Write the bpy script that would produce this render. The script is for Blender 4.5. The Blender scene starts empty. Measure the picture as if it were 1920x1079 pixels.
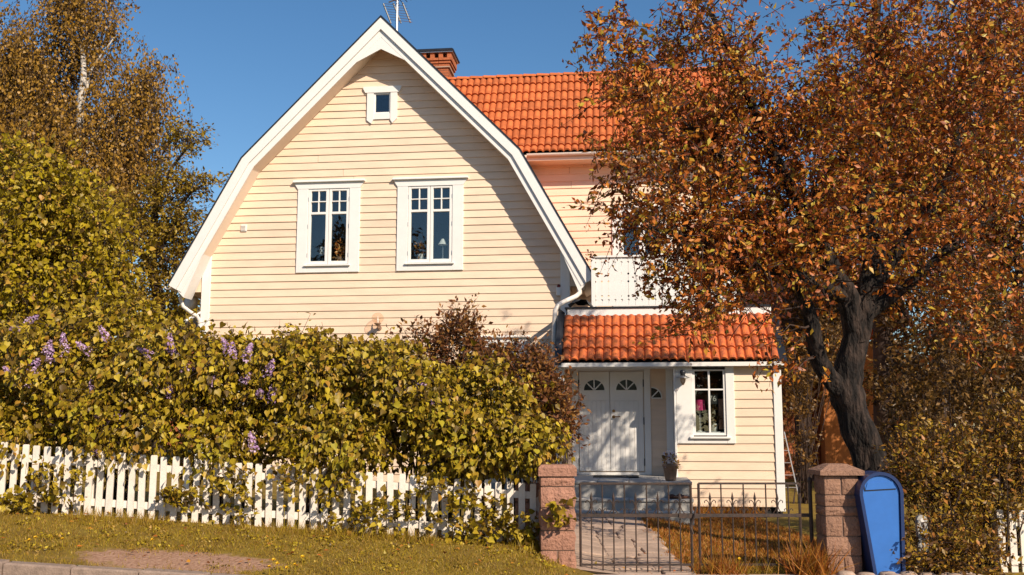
import bpy, math, random
import numpy as np
from mathutils import Vector, Matrix
R_ = math.radians
scene = bpy.context.scene
col = scene.collection
random.seed(7)

# ------------------------------------------------------------------ camera
YAW, PITCH, CAM_H, FPX = R_(6.7), math.atan((803 - 539.5) / 1920), 1.63, 1920.0
cam_d = bpy.data.cameras.new('camera'); cam_d.sensor_width = 36; cam_d.lens = 36
cam_d.clip_start = 0.1; cam_d.clip_end = 2000
cam = bpy.data.objects.new('camera', cam_d); col.objects.link(cam)
cam.location = (0, 0, CAM_H); cam.rotation_euler = (math.pi / 2 + PITCH, 0, YAW)
scene.camera = cam

# ------------------------------------------------------------------ sky and sun
SUN_AZ, SUN_EL = R_(43), R_(33.5)          # azimuth to the right of the house front's normal, elevation
sun_to = Vector((math.sin(SUN_AZ) * math.cos(SUN_EL), -math.cos(SUN_AZ) * math.cos(SUN_EL), math.sin(SUN_EL)))
world = bpy.data.worlds.new('World'); scene.world = world; world.use_nodes = True
wn = world.node_tree; bg = wn.nodes['Background']
sky = wn.nodes.new('ShaderNodeTexSky'); sky.sky_type = 'NISHITA'; sky.sun_disc = False
sky.sun_elevation = SUN_EL; sky.sun_rotation = math.atan2(sun_to.x, sun_to.y)
sky.air_density = 1.0; sky.dust_density = 0.3; sky.ozone_density = 1.6; sky.altitude = 100
hs_ = wn.nodes.new('ShaderNodeHueSaturation'); hs_.inputs['Saturation'].default_value = 1.26; hs_.inputs['Value'].default_value = 0.95
wn.links.new(sky.outputs[0], hs_.inputs['Color']); wn.links.new(hs_.outputs[0], bg.inputs[0]); bg.inputs[1].default_value = 0.10
sd = bpy.data.lights.new('sun', 'SUN'); sd.energy = 5.0; sd.angle = R_(0.5); sd.color = (1.0, 0.86, 0.69)
sun = bpy.data.objects.new('sun', sd); col.objects.link(sun)
sun.rotation_euler = sun_to.to_track_quat('Z', 'Y').to_euler()
scene.view_settings.view_transform = 'Standard'; scene.view_settings.look = 'None'
scene.view_settings.gamma = 1; scene.view_settings.exposure = 0.36
scene.cycles.max_bounces = 6; scene.cycles.transparent_max_bounces = 12

# ------------------------------------------------------------------ survey helpers (photo measurements to metres)
_sp, _cp, _sy, _cy = math.sin(PITCH), math.cos(PITCH), math.sin(YAW), math.cos(YAW)
_F = Vector((-_sy * _cp, _cy * _cp, _sp)); _Rt = Vector((_cy, _sy, 0)); _U = _Rt.cross(_F)
_C = Vector((0, 0, CAM_H)); _Fh = Vector((-_sy, _cy, 0))
def at(x, y, Y):                            # on the plane Y (parallel to the house front)
    d = _F + _Rt * ((x - 960) / FPX) - _U * ((y - 539.5) / FPX)
    return _C + d * (Y / d.y)
def atd(x, y, D):                           # at forward distance D (street frame)
    d = _F + _Rt * ((x - 960) / FPX) - _U * ((y - 539.5) / FPX)
    return _C + d * (D / d.dot(_Fh))
def sd_(s, d, z=0):                         # street frame -> world
    return Vector((s * _cy - d * _sy, s * _sy + d * _cy, z))
def to_sd(p): return p[0] * _cy + p[1] * _sy, -p[0] * _sy + p[1] * _cy
def sstep(a, b, x):
    t = min(1, max(0, (x - a) / (b - a))); return t * t * (3 - 2 * t)
def ground_z(s, d):
    zk = 0.395 - 0.06 * (s + 4.8); zf = 0.72 - 0.062 * (s + 5.95)
    t = min(1, max(0, (d - 9.6) / 2.3)); zl = zk + (zf - zk) * (t ** 0.8)
    if s < -9: zl += 0.06 * (s + 9)
    w = sstep(0.1, 1.0, s)
    zr = 0.02 + 0.13 * sstep(12.5, 17.2, d) * sstep(3.2, 2.2, s) if d > 12 else 0.02
    z = zl * (1 - w) + zr * w
    if d > 40: z *= sstep(80, 40, d)
    return z
def gz(p): return ground_z(*to_sd(p))

# ------------------------------------------------------------------ mesh helpers
class MB:
    def __init__(s): s.v = []; s.f = []
    def add(s, vs, fs):
        b = len(s.v); s.v += [tuple(v) for v in vs]; s.f += [tuple(i + b for i in f) for f in fs]; return s
    def box(s, x0, x1, y0, y1, z0, z1):
        return s.add([(x0,y0,z0),(x1,y0,z0),(x1,y1,z0),(x0,y1,z0),(x0,y0,z1),(x1,y0,z1),(x1,y1,z1),(x0,y1,z1)],
                     [(0,3,2,1),(4,5,6,7),(0,1,5,4),(1,2,6,5),(2,3,7,6),(3,0,4,7)])
    def bbox(s, x0, x1, y0, y1, z0, z1, b=0.01):      # box with chamfered edges along the front
        pts = []
        for y, i in ((y0, b), (y0 + b, 0), (y1, 0)):
            pts += [(x0+i,y,z0+i),(x1-i,y,z0+i),(x1-i,y,z1-i),(x0+i,y,z1-i)]
        f = [(0,1,2,3),(11,10,9,8)]
        for k in (0, 4):
            for j in range(4): f.append((k+j, k+4+j, k+4+(j+1)%4, k+(j+1)%4))
        return s.add(pts, f)
    def prism(s, poly, y0, y1):                        # polygon in xz (counter-clockwise seen from -y), pushed from y0 to y1
        n = len(poly); v = [(x, y0, z) for x, z in poly] + [(x, y1, z) for x, z in poly]
        return s.add(v, [tuple(range(n)), tuple(range(2*n-1, n-1, -1))] + [(i, n+i, n+(i+1)%n, (i+1)%n) for i in range(n)])
    def tube(s, pts, r, n=6, cap=True):
        pts = [Vector(p) for p in pts]; m = len(pts)
        rs = r if isinstance(r, (list, tuple)) else [r] * m
        b = len(s.v); prev = None
        for i, p in enumerate(pts):
            t = (pts[min(i+1, m-1)] - pts[max(i-1, 0)])
            t = t.normalized() if t.length > 1e-9 else Vector((0,0,1))
            if prev is None:
                a = Vector((0,0,1)) if abs(t.z) < 0.9 else Vector((1,0,0)); u = t.cross(a).normalized()
            else:
                u = prev - t * prev.dot(t)
                u = u.normalized() if u.length > 1e-6 else t.orthogonal().normalized()
            prev = u; w = t.cross(u)
            for k in range(n):
                a = 2 * math.pi * k / n
                s.v.append(tuple(p + (u * math.cos(a) + w * math.sin(a)) * rs[i]))
        for i in range(m - 1):
            for k in range(n):
                s.f.append((b+i*n+k, b+i*n+(k+1)%n, b+(i+1)*n+(k+1)%n, b+(i+1)*n+k))
        if cap: s.f += [tuple(b+k for k in reversed(range(n))), tuple(b+(m-1)*n+k for k in range(n))]
        return s
    def lathe(s, prof, c, n=16, cap=True):             # prof: list of (radius, z)
        b = len(s.v); c = Vector(c)
        for r, z in prof:
            for k in range(n):
                a = 2*math.pi*k/n; s.v.append((c.x + r*math.cos(a), c.y + r*math.sin(a), c.z + z))
        for i in range(len(prof)-1):
            for k in range(n): s.f.append((b+i*n+k, b+i*n+(k+1)%n, b+(i+1)*n+(k+1)%n, b+(i+1)*n+k))
        if cap: s.f += [tuple(b+k for k in reversed(range(n))), tuple(b+(len(prof)-1)*n+k for k in range(n))]
        return s
    def mesh(s, name, m, smooth=False):
        me = bpy.data.meshes.new(name); me.from_pydata(s.v, [], s.f); me.update()
        if m: me.materials.append(m)
        if smooth: me.polygons.foreach_set('use_smooth', [True] * len(me.polygons))
        return me
    def build(s, name, m, parent=None, smooth=False, loc=None):
        return link(name, s.mesh(name, m, smooth), parent, loc)
def link(name, me, parent=None, loc=None):
    o = bpy.data.objects.new(name, me); col.objects.link(o)
    if parent is not None: o.parent = parent
    if loc is not None: o.location = loc
    return o
def tag(o, label=None, cat=None, group=None, kind=None):
    if label: o['label'] = label
    if cat: o['category'] = cat
    if group: o['group'] = group
    if kind: o['kind'] = kind
    return o
def thing(name, label, cat, loc=(0,0,0), group=None):
    o = bpy.data.objects.new(name, None); col.objects.link(o); o.empty_display_size = 0.2
    o.location = loc; return tag(o, label, cat, group)

# ------------------------------------------------------------------ materials
def mat(name, c, rough=0.6, var=None, bump=None, rnd=0.0, metal=0.0, spec=0.4, c2=None, coord='Object', stretch=None):
    m = bpy.data.materials.new(name); m.use_nodes = True; nt = m.node_tree; N = nt.nodes; L = nt.links
    p = N['Principled BSDF']; p.inputs['Roughness'].default_value = rough; p.inputs['Metallic'].default_value = metal
    p.inputs['Specular IOR Level'].default_value = spec
    p.inputs['Base Color'].default_value = (*c, 1)
    out = None
    if var or bump or rnd:
        tc = N.new('ShaderNodeTexCoord'); src = tc.outputs[coord]
        if stretch:
            mp = N.new('ShaderNodeMapping'); mp.inputs['Scale'].default_value = stretch; L.new(src, mp.inputs[0]); src = mp.outputs[0]
    if var:
        nz = N.new('ShaderNodeTexNoise'); nz.inputs['Scale'].default_value = var[0]; nz.inputs['Detail'].default_value = 6
        nz.inputs['Roughness'].default_value = 0.65
        L.new(src, nz.inputs['Vector'])
        rp = N.new('ShaderNodeValToRGB'); rp.color_ramp.elements[0].position = var[2] if len(var) > 2 else 0.35
        rp.color_ramp.elements[1].position = var[3] if len(var) > 3 else 0.68
        a = c2 if c2 else tuple(x * (1 - var[1]) for x in c)
        rp.color_ramp.elements[0].color = (*a, 1); rp.color_ramp.elements[1].color = (*c, 1)
        L.new(nz.outputs['Fac'], rp.inputs[0]); out = rp.outputs[0]
    if rnd:
        oi = N.new('ShaderNodeObjectInfo'); hs = N.new('ShaderNodeHueSaturation')
        mr = N.new('ShaderNodeMapRange'); mr.inputs['To Min'].default_value = 1 - rnd; mr.inputs['To Max'].default_value = 1 + rnd * 0.6
        L.new(oi.outputs['Random'], mr.inputs['Value']); L.new(mr.outputs[0], hs.inputs['Value'])
        if out: L.new(out, hs.inputs['Color'])
        else: hs.inputs['Color'].default_value = (*c, 1)
        out = hs.outputs[0]
    if out: L.new(out, p.inputs['Base Color'])
    if bump:
        nb = N.new('ShaderNodeTexNoise'); nb.inputs['Scale'].default_value = bump[0]; nb.inputs['Detail'].default_value = 5
        L.new(src, nb.inputs['Vector'])
        bn = N.new('ShaderNodeBump'); bn.inputs['Strength'].default_value = bump[1]; bn.inputs['Distance'].default_value = bump[2] if len(bump) > 2 else 0.02
        L.new(nb.outputs['Fac'], bn.inputs['Height']); L.new(bn.outputs[0], p.inputs['Normal'])
    return m
def leafmat(name, stops, trans=0.3, rough=0.45):
    m = bpy.data.materials.new(name); m.use_nodes = True; nt = m.node_tree; N = nt.nodes; L = nt.links
    p = N['Principled BSDF']; p.inputs['Roughness'].default_value = rough; p.inputs['Specular IOR Level'].default_value = 0.3
    g = N.new('ShaderNodeNewGeometry'); rp = N.new('ShaderNodeValToRGB'); cr = rp.color_ramp
    while len(cr.elements) < len(stops): cr.elements.new(0.5)
    for e, (q, c) in zip(cr.elements, stops): e.position = q; e.color = (*c, 1)
    L.new(g.outputs['Random Per Island'], rp.inputs[0]); L.new(rp.outputs[0], p.inputs['Base Color'])
    tr = N.new('ShaderNodeBsdfTranslucent'); L.new(rp.outputs[0], tr.inputs['Color'])
    mx = N.new('ShaderNodeMixShader'); mx.inputs[0].default_value = trans
    L.new(p.outputs[0], mx.inputs[1]); L.new(tr.outputs[0], mx.inputs[2]); L.new(mx.outputs[0], N['Material Output'].inputs['Surface'])
    return m
def glassmat(name, refl=0.12, tint=(0.75, 0.8, 0.8)):
    m = bpy.data.materials.new(name); m.use_nodes = True; nt = m.node_tree; N = nt.nodes; L = nt.links
    N.remove(N['Principled BSDF'])
    lw = N.new('ShaderNodeLayerWeight'); lw.inputs['Blend'].default_value = 0.5
    pw = N.new('ShaderNodeMath'); pw.operation = 'POWER'; pw.inputs[1].default_value = 4.0; L.new(lw.outputs['Facing'], pw.inputs[0])
    ad = N.new('ShaderNodeMath'); ad.operation = 'MULTIPLY_ADD'; ad.inputs[1].default_value = 0.75; ad.inputs[2].default_value = refl; L.new(pw.outputs[0], ad.inputs[0])
    t = N.new('ShaderNodeBsdfTransparent'); t.inputs[0].default_value = (*tint, 1)
    g = N.new('ShaderNodeBsdfGlossy'); g.inputs['Roughness'].default_value = 0.01
    mx = N.new('ShaderNodeMixShader'); L.new(ad.outputs[0], mx.inputs[0]); L.new(t.outputs[0], mx.inputs[1]); L.new(g.outputs[0], mx.inputs[2])
    L.new(mx.outputs[0], N['Material Output'].inputs['Surface'])
    return m

M = {}
M['cream'] = mat('cream_paint', (0.80, 0.61, 0.45), 0.6, var=(2.2, 0.13, 0.3, 0.6), bump=(40, 0.10), rnd=0.06, stretch=(0.6, 1, 2.5))
M['white'] = mat('white_paint', (0.78, 0.755, 0.72), 0.5, var=(4.0, 0.05), bump=(50, 0.05))
M['picket'] = mat('weathered_white_paint', (0.78, 0.70, 0.61), 0.6, var=(9.0, 0.14, 0.32, 0.6), bump=(40, 0.15), rnd=0.06)
M['soffit'] = mat('soffit_paint', (0.80, 0.66, 0.53), 0.6, var=(3, 0.05))
M['tile'] = mat('clay_tile', (0.60, 0.155, 0.042), 0.85, var=(5.0, 0.4), bump=(60, 0.2), rnd=0.2)
M['tile_old'] = mat('weathered_clay_tile', (0.62, 0.15, 0.036), 0.75, var=(7.0, 0.5, 0.36, 0.58), bump=(60, 0.25), rnd=0.2, c2=(0.26, 0.06, 0.03))
M['metal_dark'] = mat('dark_sheet_metal', (0.02, 0.022, 0.028), 0.4, var=(6, 0.3))
M['gutter'] = mat('white_gutter_enamel', (0.72, 0.66, 0.60), 0.35, var=(5, 0.1))
M['galv'] = mat('galvanised_metal', (0.45, 0.45, 0.45), 0.35, metal=0.8, var=(20, 0.2))
M['brick'] = mat('red_brick', (0.50, 0.15, 0.055), 0.8, var=(18, 0.35), bump=(80, 0.3), rnd=0.15)
M['mortar'] = mat('mortar', (0.42, 0.30, 0.22), 0.9, var=(30, 0.2))
M['glass'] = glassmat('window_glass', 0.085, (0.86, 0.9, 0.9))
M['glass_dark'] = glassmat('door_glass', 0.04, (0.5, 0.5, 0.5))
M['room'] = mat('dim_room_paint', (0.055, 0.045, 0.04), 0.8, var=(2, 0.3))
M['grey_stone'] = mat('grey_stone', (0.42, 0.40, 0.37), 0.75, var=(5, 0.25), bump=(30, 0.25))
M['slab'] = mat('paving_stone', (0.46, 0.33, 0.25), 0.85, var=(6, 0.3), bump=(35, 0.4), rnd=0.12)
M['concrete'] = mat('pavement_concrete', (0.50, 0.38, 0.31), 0.85, var=(7, 0.2), bump=(60, 0.25))
M['asphalt'] = mat('asphalt', (0.17, 0.15, 0.13), 0.9, var=(40, 0.3), bump=(150, 0.4))
M['kerb'] = mat('granite_kerb', (0.33, 0.235, 0.18), 0.8, var=(14, 0.35), bump=(60, 0.4), rnd=0.08)
M['block'] = mat('rough_concrete_block', (0.40, 0.20, 0.135), 0.9, var=(22, 0.25), bump=(35, 0.8, 0.03), rnd=0.08)
M['block_b'] = mat('rough_brown_block', (0.30, 0.165, 0.108), 0.9, var=(22, 0.25), bump=(35, 0.8, 0.03), rnd=0.08)
M['joint'] = mat('block_mortar', (0.24, 0.15, 0.11), 0.95, var=(40, 0.2))
M['iron'] = mat('wrought_iron', (0.022, 0.02, 0.019), 0.55, var=(25, 0.4), c2=(0.07, 0.04, 0.028), metal=0.1)
M['blue'] = mat('blue_enamel', (0.030, 0.145, 0.47), 0.45, var=(5, 0.12), bump=(25, 0.02))
M['blue_dark'] = mat('navy_plastic', (0.011, 0.03, 0.11), 0.4, var=(6, 0.15))
M['black'] = mat('black_rubber', (0.012, 0.012, 0.012), 0.7, var=(30, 0.3))
M['pot'] = mat('clay_pot', (0.32, 0.20, 0.13), 0.85, var=(10, 0.3), bump=(40, 0.2))
M['whitepot'] = mat('white_ceramic', (0.75, 0.72, 0.68), 0.3, var=(4, 0.05))
M['pink'] = mat('pink_fabric', (0.62, 0.03, 0.16), 0.7, var=(12, 0.15))
M['brass'] = mat('brass', (0.30, 0.16, 0.06), 0.3, metal=0.9, var=(20, 0.2))
M['bark'] = mat('apple_bark_sun_streaks', (0.075, 0.048, 0.036), 0.95, var=(9, 0.9, 0.46, 0.72), bump=(16, 1.0, 0.12), stretch=(1, 1, 0.3))  # near-black base and paler streaks paint trunk shade and sunlit ridges into the bark
M['twig'] = mat('twig_bark', (0.055, 0.032, 0.024), 0.9, var=(20, 0.4))
M['birch'] = mat('birch_bark', (0.46, 0.41, 0.35), 0.8, var=(6, 0.8, 0.40, 0.50), stretch=(1, 1, 3), c2=(0.06, 0.05, 0.045))
M['lilac_leaf'] = leafmat('lilac_leaves', [(0, (0.08, 0.045, 0.006)), (0.3, (0.21, 0.14, 0.010)), (0.7, (0.38, 0.28, 0.014)), (0.9, (0.30, 0.15, 0.02)), (1, (0.48, 0.37, 0.03))], 0.10)
M['apple_leaf'] = leafmat('bronze_leaves', [(0, (0.11, 0.028, 0.010)), (0.3, (0.32, 0.080, 0.016)), (0.6, (0.50, 0.155, 0.022)), (0.8, (0.46, 0.21, 0.022)), (1, (0.36, 0.29, 0.03))], 0.12)
M['copper_leaf'] = leafmat('copper_leaves', [(0, (0.10, 0.035, 0.015)), (0.5, (0.22, 0.085, 0.03)), (1, (0.30, 0.15, 0.03))], 0.25)
M['birch_leaf'] = leafmat('birch_leaves', [(0, (0.10, 0.05, 0.01)), (0.4, (0.22, 0.115, 0.014)), (0.8, (0.32, 0.175, 0.02)), (1, (0.42, 0.22, 0.03))], 0.15)
M['maple_leaf'] = leafmat('yellow_green_leaves', [(0, (0.15, 0.10, 0.008)), (0.4, (0.30, 0.215, 0.010)), (0.8, (0.44, 0.33, 0.012)), (1, (0.42, 0.22, 0.05))], 0.22)
M['oak_leaf'] = leafmat('olive_leaves', [(0, (0.16, 0.09, 0.01)), (0.5, (0.28, 0.18, 0.015)), (1, (0.38, 0.26, 0.02))], 0.28)
M['shrub_leaf'] = leafmat('olive_brown_leaves', [(0, (0.07, 0.03, 0.010)), (0.35, (0.18, 0.085, 0.014)), (0.75, (0.34, 0.22, 0.016)), (1, (0.38, 0.14, 0.03))], 0.15)
M['dark_leaf'] = leafmat('dark_leaves', [(0, (0.06, 0.03, 0.01)), (0.5, (0.13, 0.07, 0.015)), (1, (0.22, 0.11, 0.025))], 0.2)
M['grass'] = leafmat('verge_grass', [(0, (0.15, 0.075, 0.012)), (0.35, (0.29, 0.185, 0.014)), (0.7, (0.38, 0.28, 0.02)), (0.9, (0.42, 0.23, 0.04)), (1, (0.52, 0.34, 0.10))], 0.3)
M['dry_grass'] = leafmat('dry_lawn_grass', [(0, (0.20, 0.06, 0.012)), (0.5, (0.36, 0.12, 0.018)), (0.8, (0.36, 0.20, 0.02)), (1, (0.50, 0.24, 0.07))], 0.3)
M['lilac'] = leafmat('lilac_flowers', [(0, (0.34, 0.18, 0.38)), (0.6, (0.55, 0.36, 0.56)), (1, (0.70, 0.54, 0.68))], 0.25)
M['yellow'] = leafmat('dandelion_petals', [(0, (0.75, 0.42, 0.01)), (1, (0.85, 0.58, 0.02))], 0.2)
M['flower_red'] = leafmat('orange_blooms', [(0, (0.5, 0.12, 0.03)), (0.6, (0.7, 0.3, 0.06)), (1, (0.75, 0.5, 0.25))], 0.2)
M['neighbour_roof'] = mat('dark_shingle', (0.03, 0.026, 0.026), 0.95, spec=0.05, var=(30, 0.5), bump=(40, 0.4))
M['render_orange'] = mat('ochre_render', (0.62, 0.22, 0.06), 0.85, var=(4, 0.25), bump=(40, 0.2))

def ground_material():
    m = bpy.data.materials.new('ground_soil_and_turf'); m.use_nodes = True; nt = m.node_tree; N = nt.nodes; L = nt.links
    p = N['Principled BSDF']; p.inputs['Roughness'].default_value = 0.95; p.inputs['Specular IOR Level'].default_value = 0.15
    g = N.new('ShaderNodeNewGeometry')
    n1 = N.new('ShaderNodeTexNoise'); n1.inputs['Scale'].default_value = 2.2; n1.inputs['Detail'].default_value = 8; n1.inputs['Roughness'].default_value = 0.7
    L.new(g.outputs['Position'], n1.inputs['Vector'])
    r1 = N.new('ShaderNodeValToRGB'); cr = r1.color_ramp
    cr.elements[0].position = 0.34; cr.elements[0].color = (0.14, 0.085, 0.02, 1); cr.elements[1].position = 0.66; cr.elements[1].color = (0.23, 0.16, 0.025, 1)
    L.new(n1.outputs['Fac'], r1.inputs[0])
    # bare trodden patch on the verge: an ellipse of its own, broken by noise
    c = sd_(-3.2, 10.08); mp = N.new('ShaderNodeMapping'); mp.vector_type = 'TEXTURE'
    mp.inputs['Location'].default_value = (c.x, c.y, 0.3); mp.inputs['Rotation'].default_value = (0, 0, YAW); mp.inputs['Scale'].default_value = (1.0, 0.42, 4)
    L.new(g.outputs['Position'], mp.inputs[0])
    ln = N.new('ShaderNodeVectorMath'); ln.operation = 'LENGTH'; L.new(mp.outputs[0], ln.inputs[0])
    n2 = N.new('ShaderNodeTexNoise'); n2.inputs['Scale'].default_value = 5; n2.inputs['Detail'].default_value = 6; L.new(g.outputs['Position'], n2.inputs['Vector'])
    sm = N.new('ShaderNodeMath'); sm.operation = 'MULTIPLY_ADD'; sm.inputs[1].default_value = 1.1; L.new(n2.outputs['Fac'], sm.inputs[0]); L.new(ln.outputs['Value'], sm.inputs[2])
    r2 = N.new('ShaderNodeValToRGB'); r2.color_ramp.elements[0].position = 0.0; r2.color_ramp.elements[0].color = (1,1,1,1)
    r2.color_ramp.elements[1].position = 1.0; r2.color_ramp.elements[1].color = (0,0,0,1)
    mr = N.new('ShaderNodeMapRange'); mr.inputs['From Min'].default_value = 1.35; mr.inputs['From Max'].default_value = 1.6; mr.inputs['To Min'].default_value = 1; mr.inputs['To Max'].default_value = 0
    L.new(sm.outputs[0], mr.inputs['Value'])
    n3 = N.new('ShaderNodeTexNoise'); n3.inputs['Scale'].default_value = 30; n3.inputs['Detail'].default_value = 6; L.new(g.outputs['Position'], n3.inputs['Vector'])
    r3 = N.new('ShaderNodeValToRGB'); r3.color_ramp.elements[0].position = 0.3; r3.color_ramp.elements[0].color = (0.24, 0.125, 0.075, 1)
    r3.color_ramp.elements[1].position = 0.7; r3.color_ramp.elements[1].color = (0.40, 0.245, 0.165, 1); L.new(n3.outputs['Fac'], r3.inputs[0])
    mx = N.new('ShaderNodeMix'); mx.data_type = 'RGBA'; L.new(mr.outputs[0], mx.inputs[0]); L.new(r1.outputs[0], mx.inputs[6]); L.new(r3.outputs[0], mx.inputs[7])
    L.new(mx.outputs[2], p.inputs['Base Color'])
    bn = N.new('ShaderNodeBump'); bn.inputs['Strength'].default_value = 0.6; bn.inputs['Distance'].default_value = 0.03; L.new(n3.outputs['Fac'], bn.inputs['Height']); L.new(bn.outputs[0], p.inputs['Normal'])
    return m
M['ground'] = ground_material()
def dirt_amount(s, d, rng):
    q = math.hypot((s + 3.2) / 1.15, (d - 10.15) / 0.52)
    return q

# ================================================================== SETTING
# ground: fine near the street, coarse to the horizon
KERB_D = 9.6
def build_ground():
    ss = sorted(set([-400, -150, -60, -30] + [round(-16 + 0.5 * i, 2) for i in range(65)] + [20, 30, 60, 150, 400]))
    ds = sorted(set([KERB_D + 0.14, 9.9, 10.2, 10.6, 11.0, 11.45] + [11.9 + 0.6 * i for i in range(26)] + [30, 40, 60, 100, 200, 500]))
    mb = MB(); n = len(ss)
    for d in ds:
        for s in ss: mb.v.append(tuple(sd_(s, d, ground_z(s, d))))
    for j in range(len(ds) - 1):
        for i in range(n - 1): mb.f.append((j*n+i, j*n+i+1, (j+1)*n+i+1, (j+1)*n+i))
    tag(mb.build('ground', M['ground'], smooth=True), kind='structure')
    # road below the kerb, behind the photographer too
    mb = MB(); ss2 = [-400, -60, -12, -8, -4, 0, 1, 2, 6, 12, 60, 400]
    for d in (-300, -8, -7.99, 9.6 + 0.02):
        for s in ss2: mb.v.append(tuple(sd_(s, d, ground_z(s, 9.6) - (0.13 if d > -8 else 0.0))))
    n = len(ss2)
    for j in range(3):
        for i in range(n - 1): mb.f.append((j*n+i, j*n+i+1, (j+1)*n+i+1, (j+1)*n+i))
    tag(mb.build('road', M['asphalt']), kind='structure')
build_ground()
# kerb of granite stones
kerb = MB(); 
for i in range(24):
    s0, s1 = -14 + i * 1.0, -14 + (i + 1) * 1.0
    a, b, c, d = (sd_(s0, 9.6, ground_z(s0, 9.6) - 0.2), sd_(s1, 9.6, ground_z(s1, 9.6) - 0.2), sd_(s1, 9.76, ground_z(s1, 9.6) - 0.2), sd_(s0, 9.76, ground_z(s0, 9.6) - 0.2))
    kerb.add([a, b, c, d] + [v + Vector((0, 0, 0.17)) for v in (a, b, c, d)], [(4,5,6,7),(0,1,5,4),(2,3,7,6),(1,2,6,5),(3,0,4,7)])
kerb_o = tag(kerb.build('kerb', M['joint']), kind='structure')
rng = random.Random(3)
for i in range(18):
    s0 = -9.6 + i * 0.62 + 0.006; s1 = s0 + 0.608; zz = rng.uniform(-0.006, 0.006)
    mb = MB(); p = []
    for (z, e) in ((-0.15, 0), (0.015, 0), (0.03, 0.02)):
        for (s, d) in ((s0+e, 9.585+e), (s1-e, 9.585+e), (s1-e, 9.78-e), (s0+e, 9.78-e)): p.append(sd_(s, d, ground_z(s, 9.6) + z + zz))
    mb.add(p, [(8,9,10,11)] + [(k+j, k+(j+1)%4, k+4+(j+1)%4, k+4+j) for k in (0, 4) for j in range(4)])
    mb.build('kerb_stone', M['kerb'], kerb_o)
# pavement apron in front of the gate, of concrete slabs
ap = MB(); P = [(0.72, 9.76), (4.4, 9.76), (4.4, 11.47), (0.72, 11.47)]
ap.add([sd_(s, d, 0.012 + ground_z(s, d)*0) for s, d in P] , [(0,1,2,3)])
for v in range(4): ap.v[v] = (ap.v[v][0], ap.v[v][1], 0.028)
pave = tag(ap.build('pavement', M['joint']), kind='structure')
for i in range(6):
    for j in range(3):
        s0, d0 = 0.72 + i * 0.61, 9.78 + j * 0.56; mb = MB(); p = []
        zz = rng.uniform(-0.003, 0.004)
        for z, e in ((0.024, 0), (0.048, 0), (0.054, 0.012)):
            for s, d in ((s0+.006+e, d0+.006+e), (s0+.6-e, d0+.006+e), (s0+.6-e, d0+.55-e), (s0+.006+e, d0+.55-e)): p.append(sd_(s, d, z + zz))
        mb.add(p, [(8,9,10,11)] + [(k+jj, k+(jj+1)%4, k+4+(jj+1)%4, k+4+jj) for k in (0, 4) for jj in range(4)])
        mb.build('paving_slab', M['concrete'], pave)
# rounded cobble edging by the right pillar and letter box
cob = MB()
for (s, d) in ((3.45, 10.9), (5.0, 10.9)):
    cob.v += [tuple(sd_(s, d, 0.03)), tuple(sd_(s, d + 0.55, 0.03))]
cob.f.append((0, 2, 3, 1)); cobo = tag(cob.build('edging_strip', M['joint']), kind='structure')
for i in range(7):
    for j in range(2):
        c = sd_(3.58 + i * 0.215 + rng.uniform(-.01, .01), 11.08 + j * 0.2, 0.03); w, h = 0.1, rng.uniform(0.06, 0.085)
        mb = MB(); mb.lathe([(0.104, 0), (0.1, h*.6), (0.075, h*.92), (0.03, h)], (0,0,0), 8)
        o = mb.build('cobble', M['slab'], cobo, smooth=True, loc=c); o.rotation_euler.z = YAW + rng.uniform(-.2, .2) + math.pi/8
# path of flagstones from the gate to the steps
pm = MB(); rows = 14
for j in range(rows + 1):
    d = 11.5 + (17.6 - 11.5) * j / rows
    for s in (0.66, 1.35, 2.06): pm.v.append(tuple(sd_(s, d, ground_z(s, d) + 0.006)))
for j in range(rows):
    for i in range(2): pm.f.append((j*3+i, j*3+i+1, (j+1)*3+i+1, (j+1)*3+i))
path = tag(pm.build('path', M['mortar']), kind='structure')
rng = random.Random(11); dd = 11.52
while dd < 17.4:
    h = rng.uniform(0.26, 0.46); cuts = [0.68, 0.68 + rng.uniform(0.35, 0.55), 0.68 + rng.uniform(0.8, 1.0), 2.04 + rng.uniform(-.06, .08)]
    for i in range(3):
        a, b = cuts[i] + 0.012, cuts[i+1] - 0.012; j4 = [rng.uniform(-0.02, 0.02) for _ in range(8)]
        q = [(a+j4[0], dd+.012+j4[1]*.4), (b+j4[2], dd+.012+j4[3]*.4), (b+j4[4], dd+h-.012+j4[5]*.4), (a+j4[6], dd+h-.012+j4[7]*.4)]
        mb = MB(); p = []; zz = rng.uniform(0, 0.012)
        cs, cd = sum(x[0] for x in q)/4, sum(x[1] for x in q)/4
        for z, e in ((0.0, 1), (0.022, 1), (0.03, 0.93)):
            for s, d in q:
                s2, d2 = cs + (s-cs)*e, cd + (d-cd)*e; p.append(sd_(s2, d2, ground_z(s2, d2) + z + zz))
        mb.add(p, [(8,9,10,11)] + [(k+jj, k+(jj+1)%4, k+4+(jj+1)%4, k+4+jj) for k in (0, 4) for jj in range(4)])
        mb.build('flagstone', M['slab'], path)
    dd += h

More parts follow.
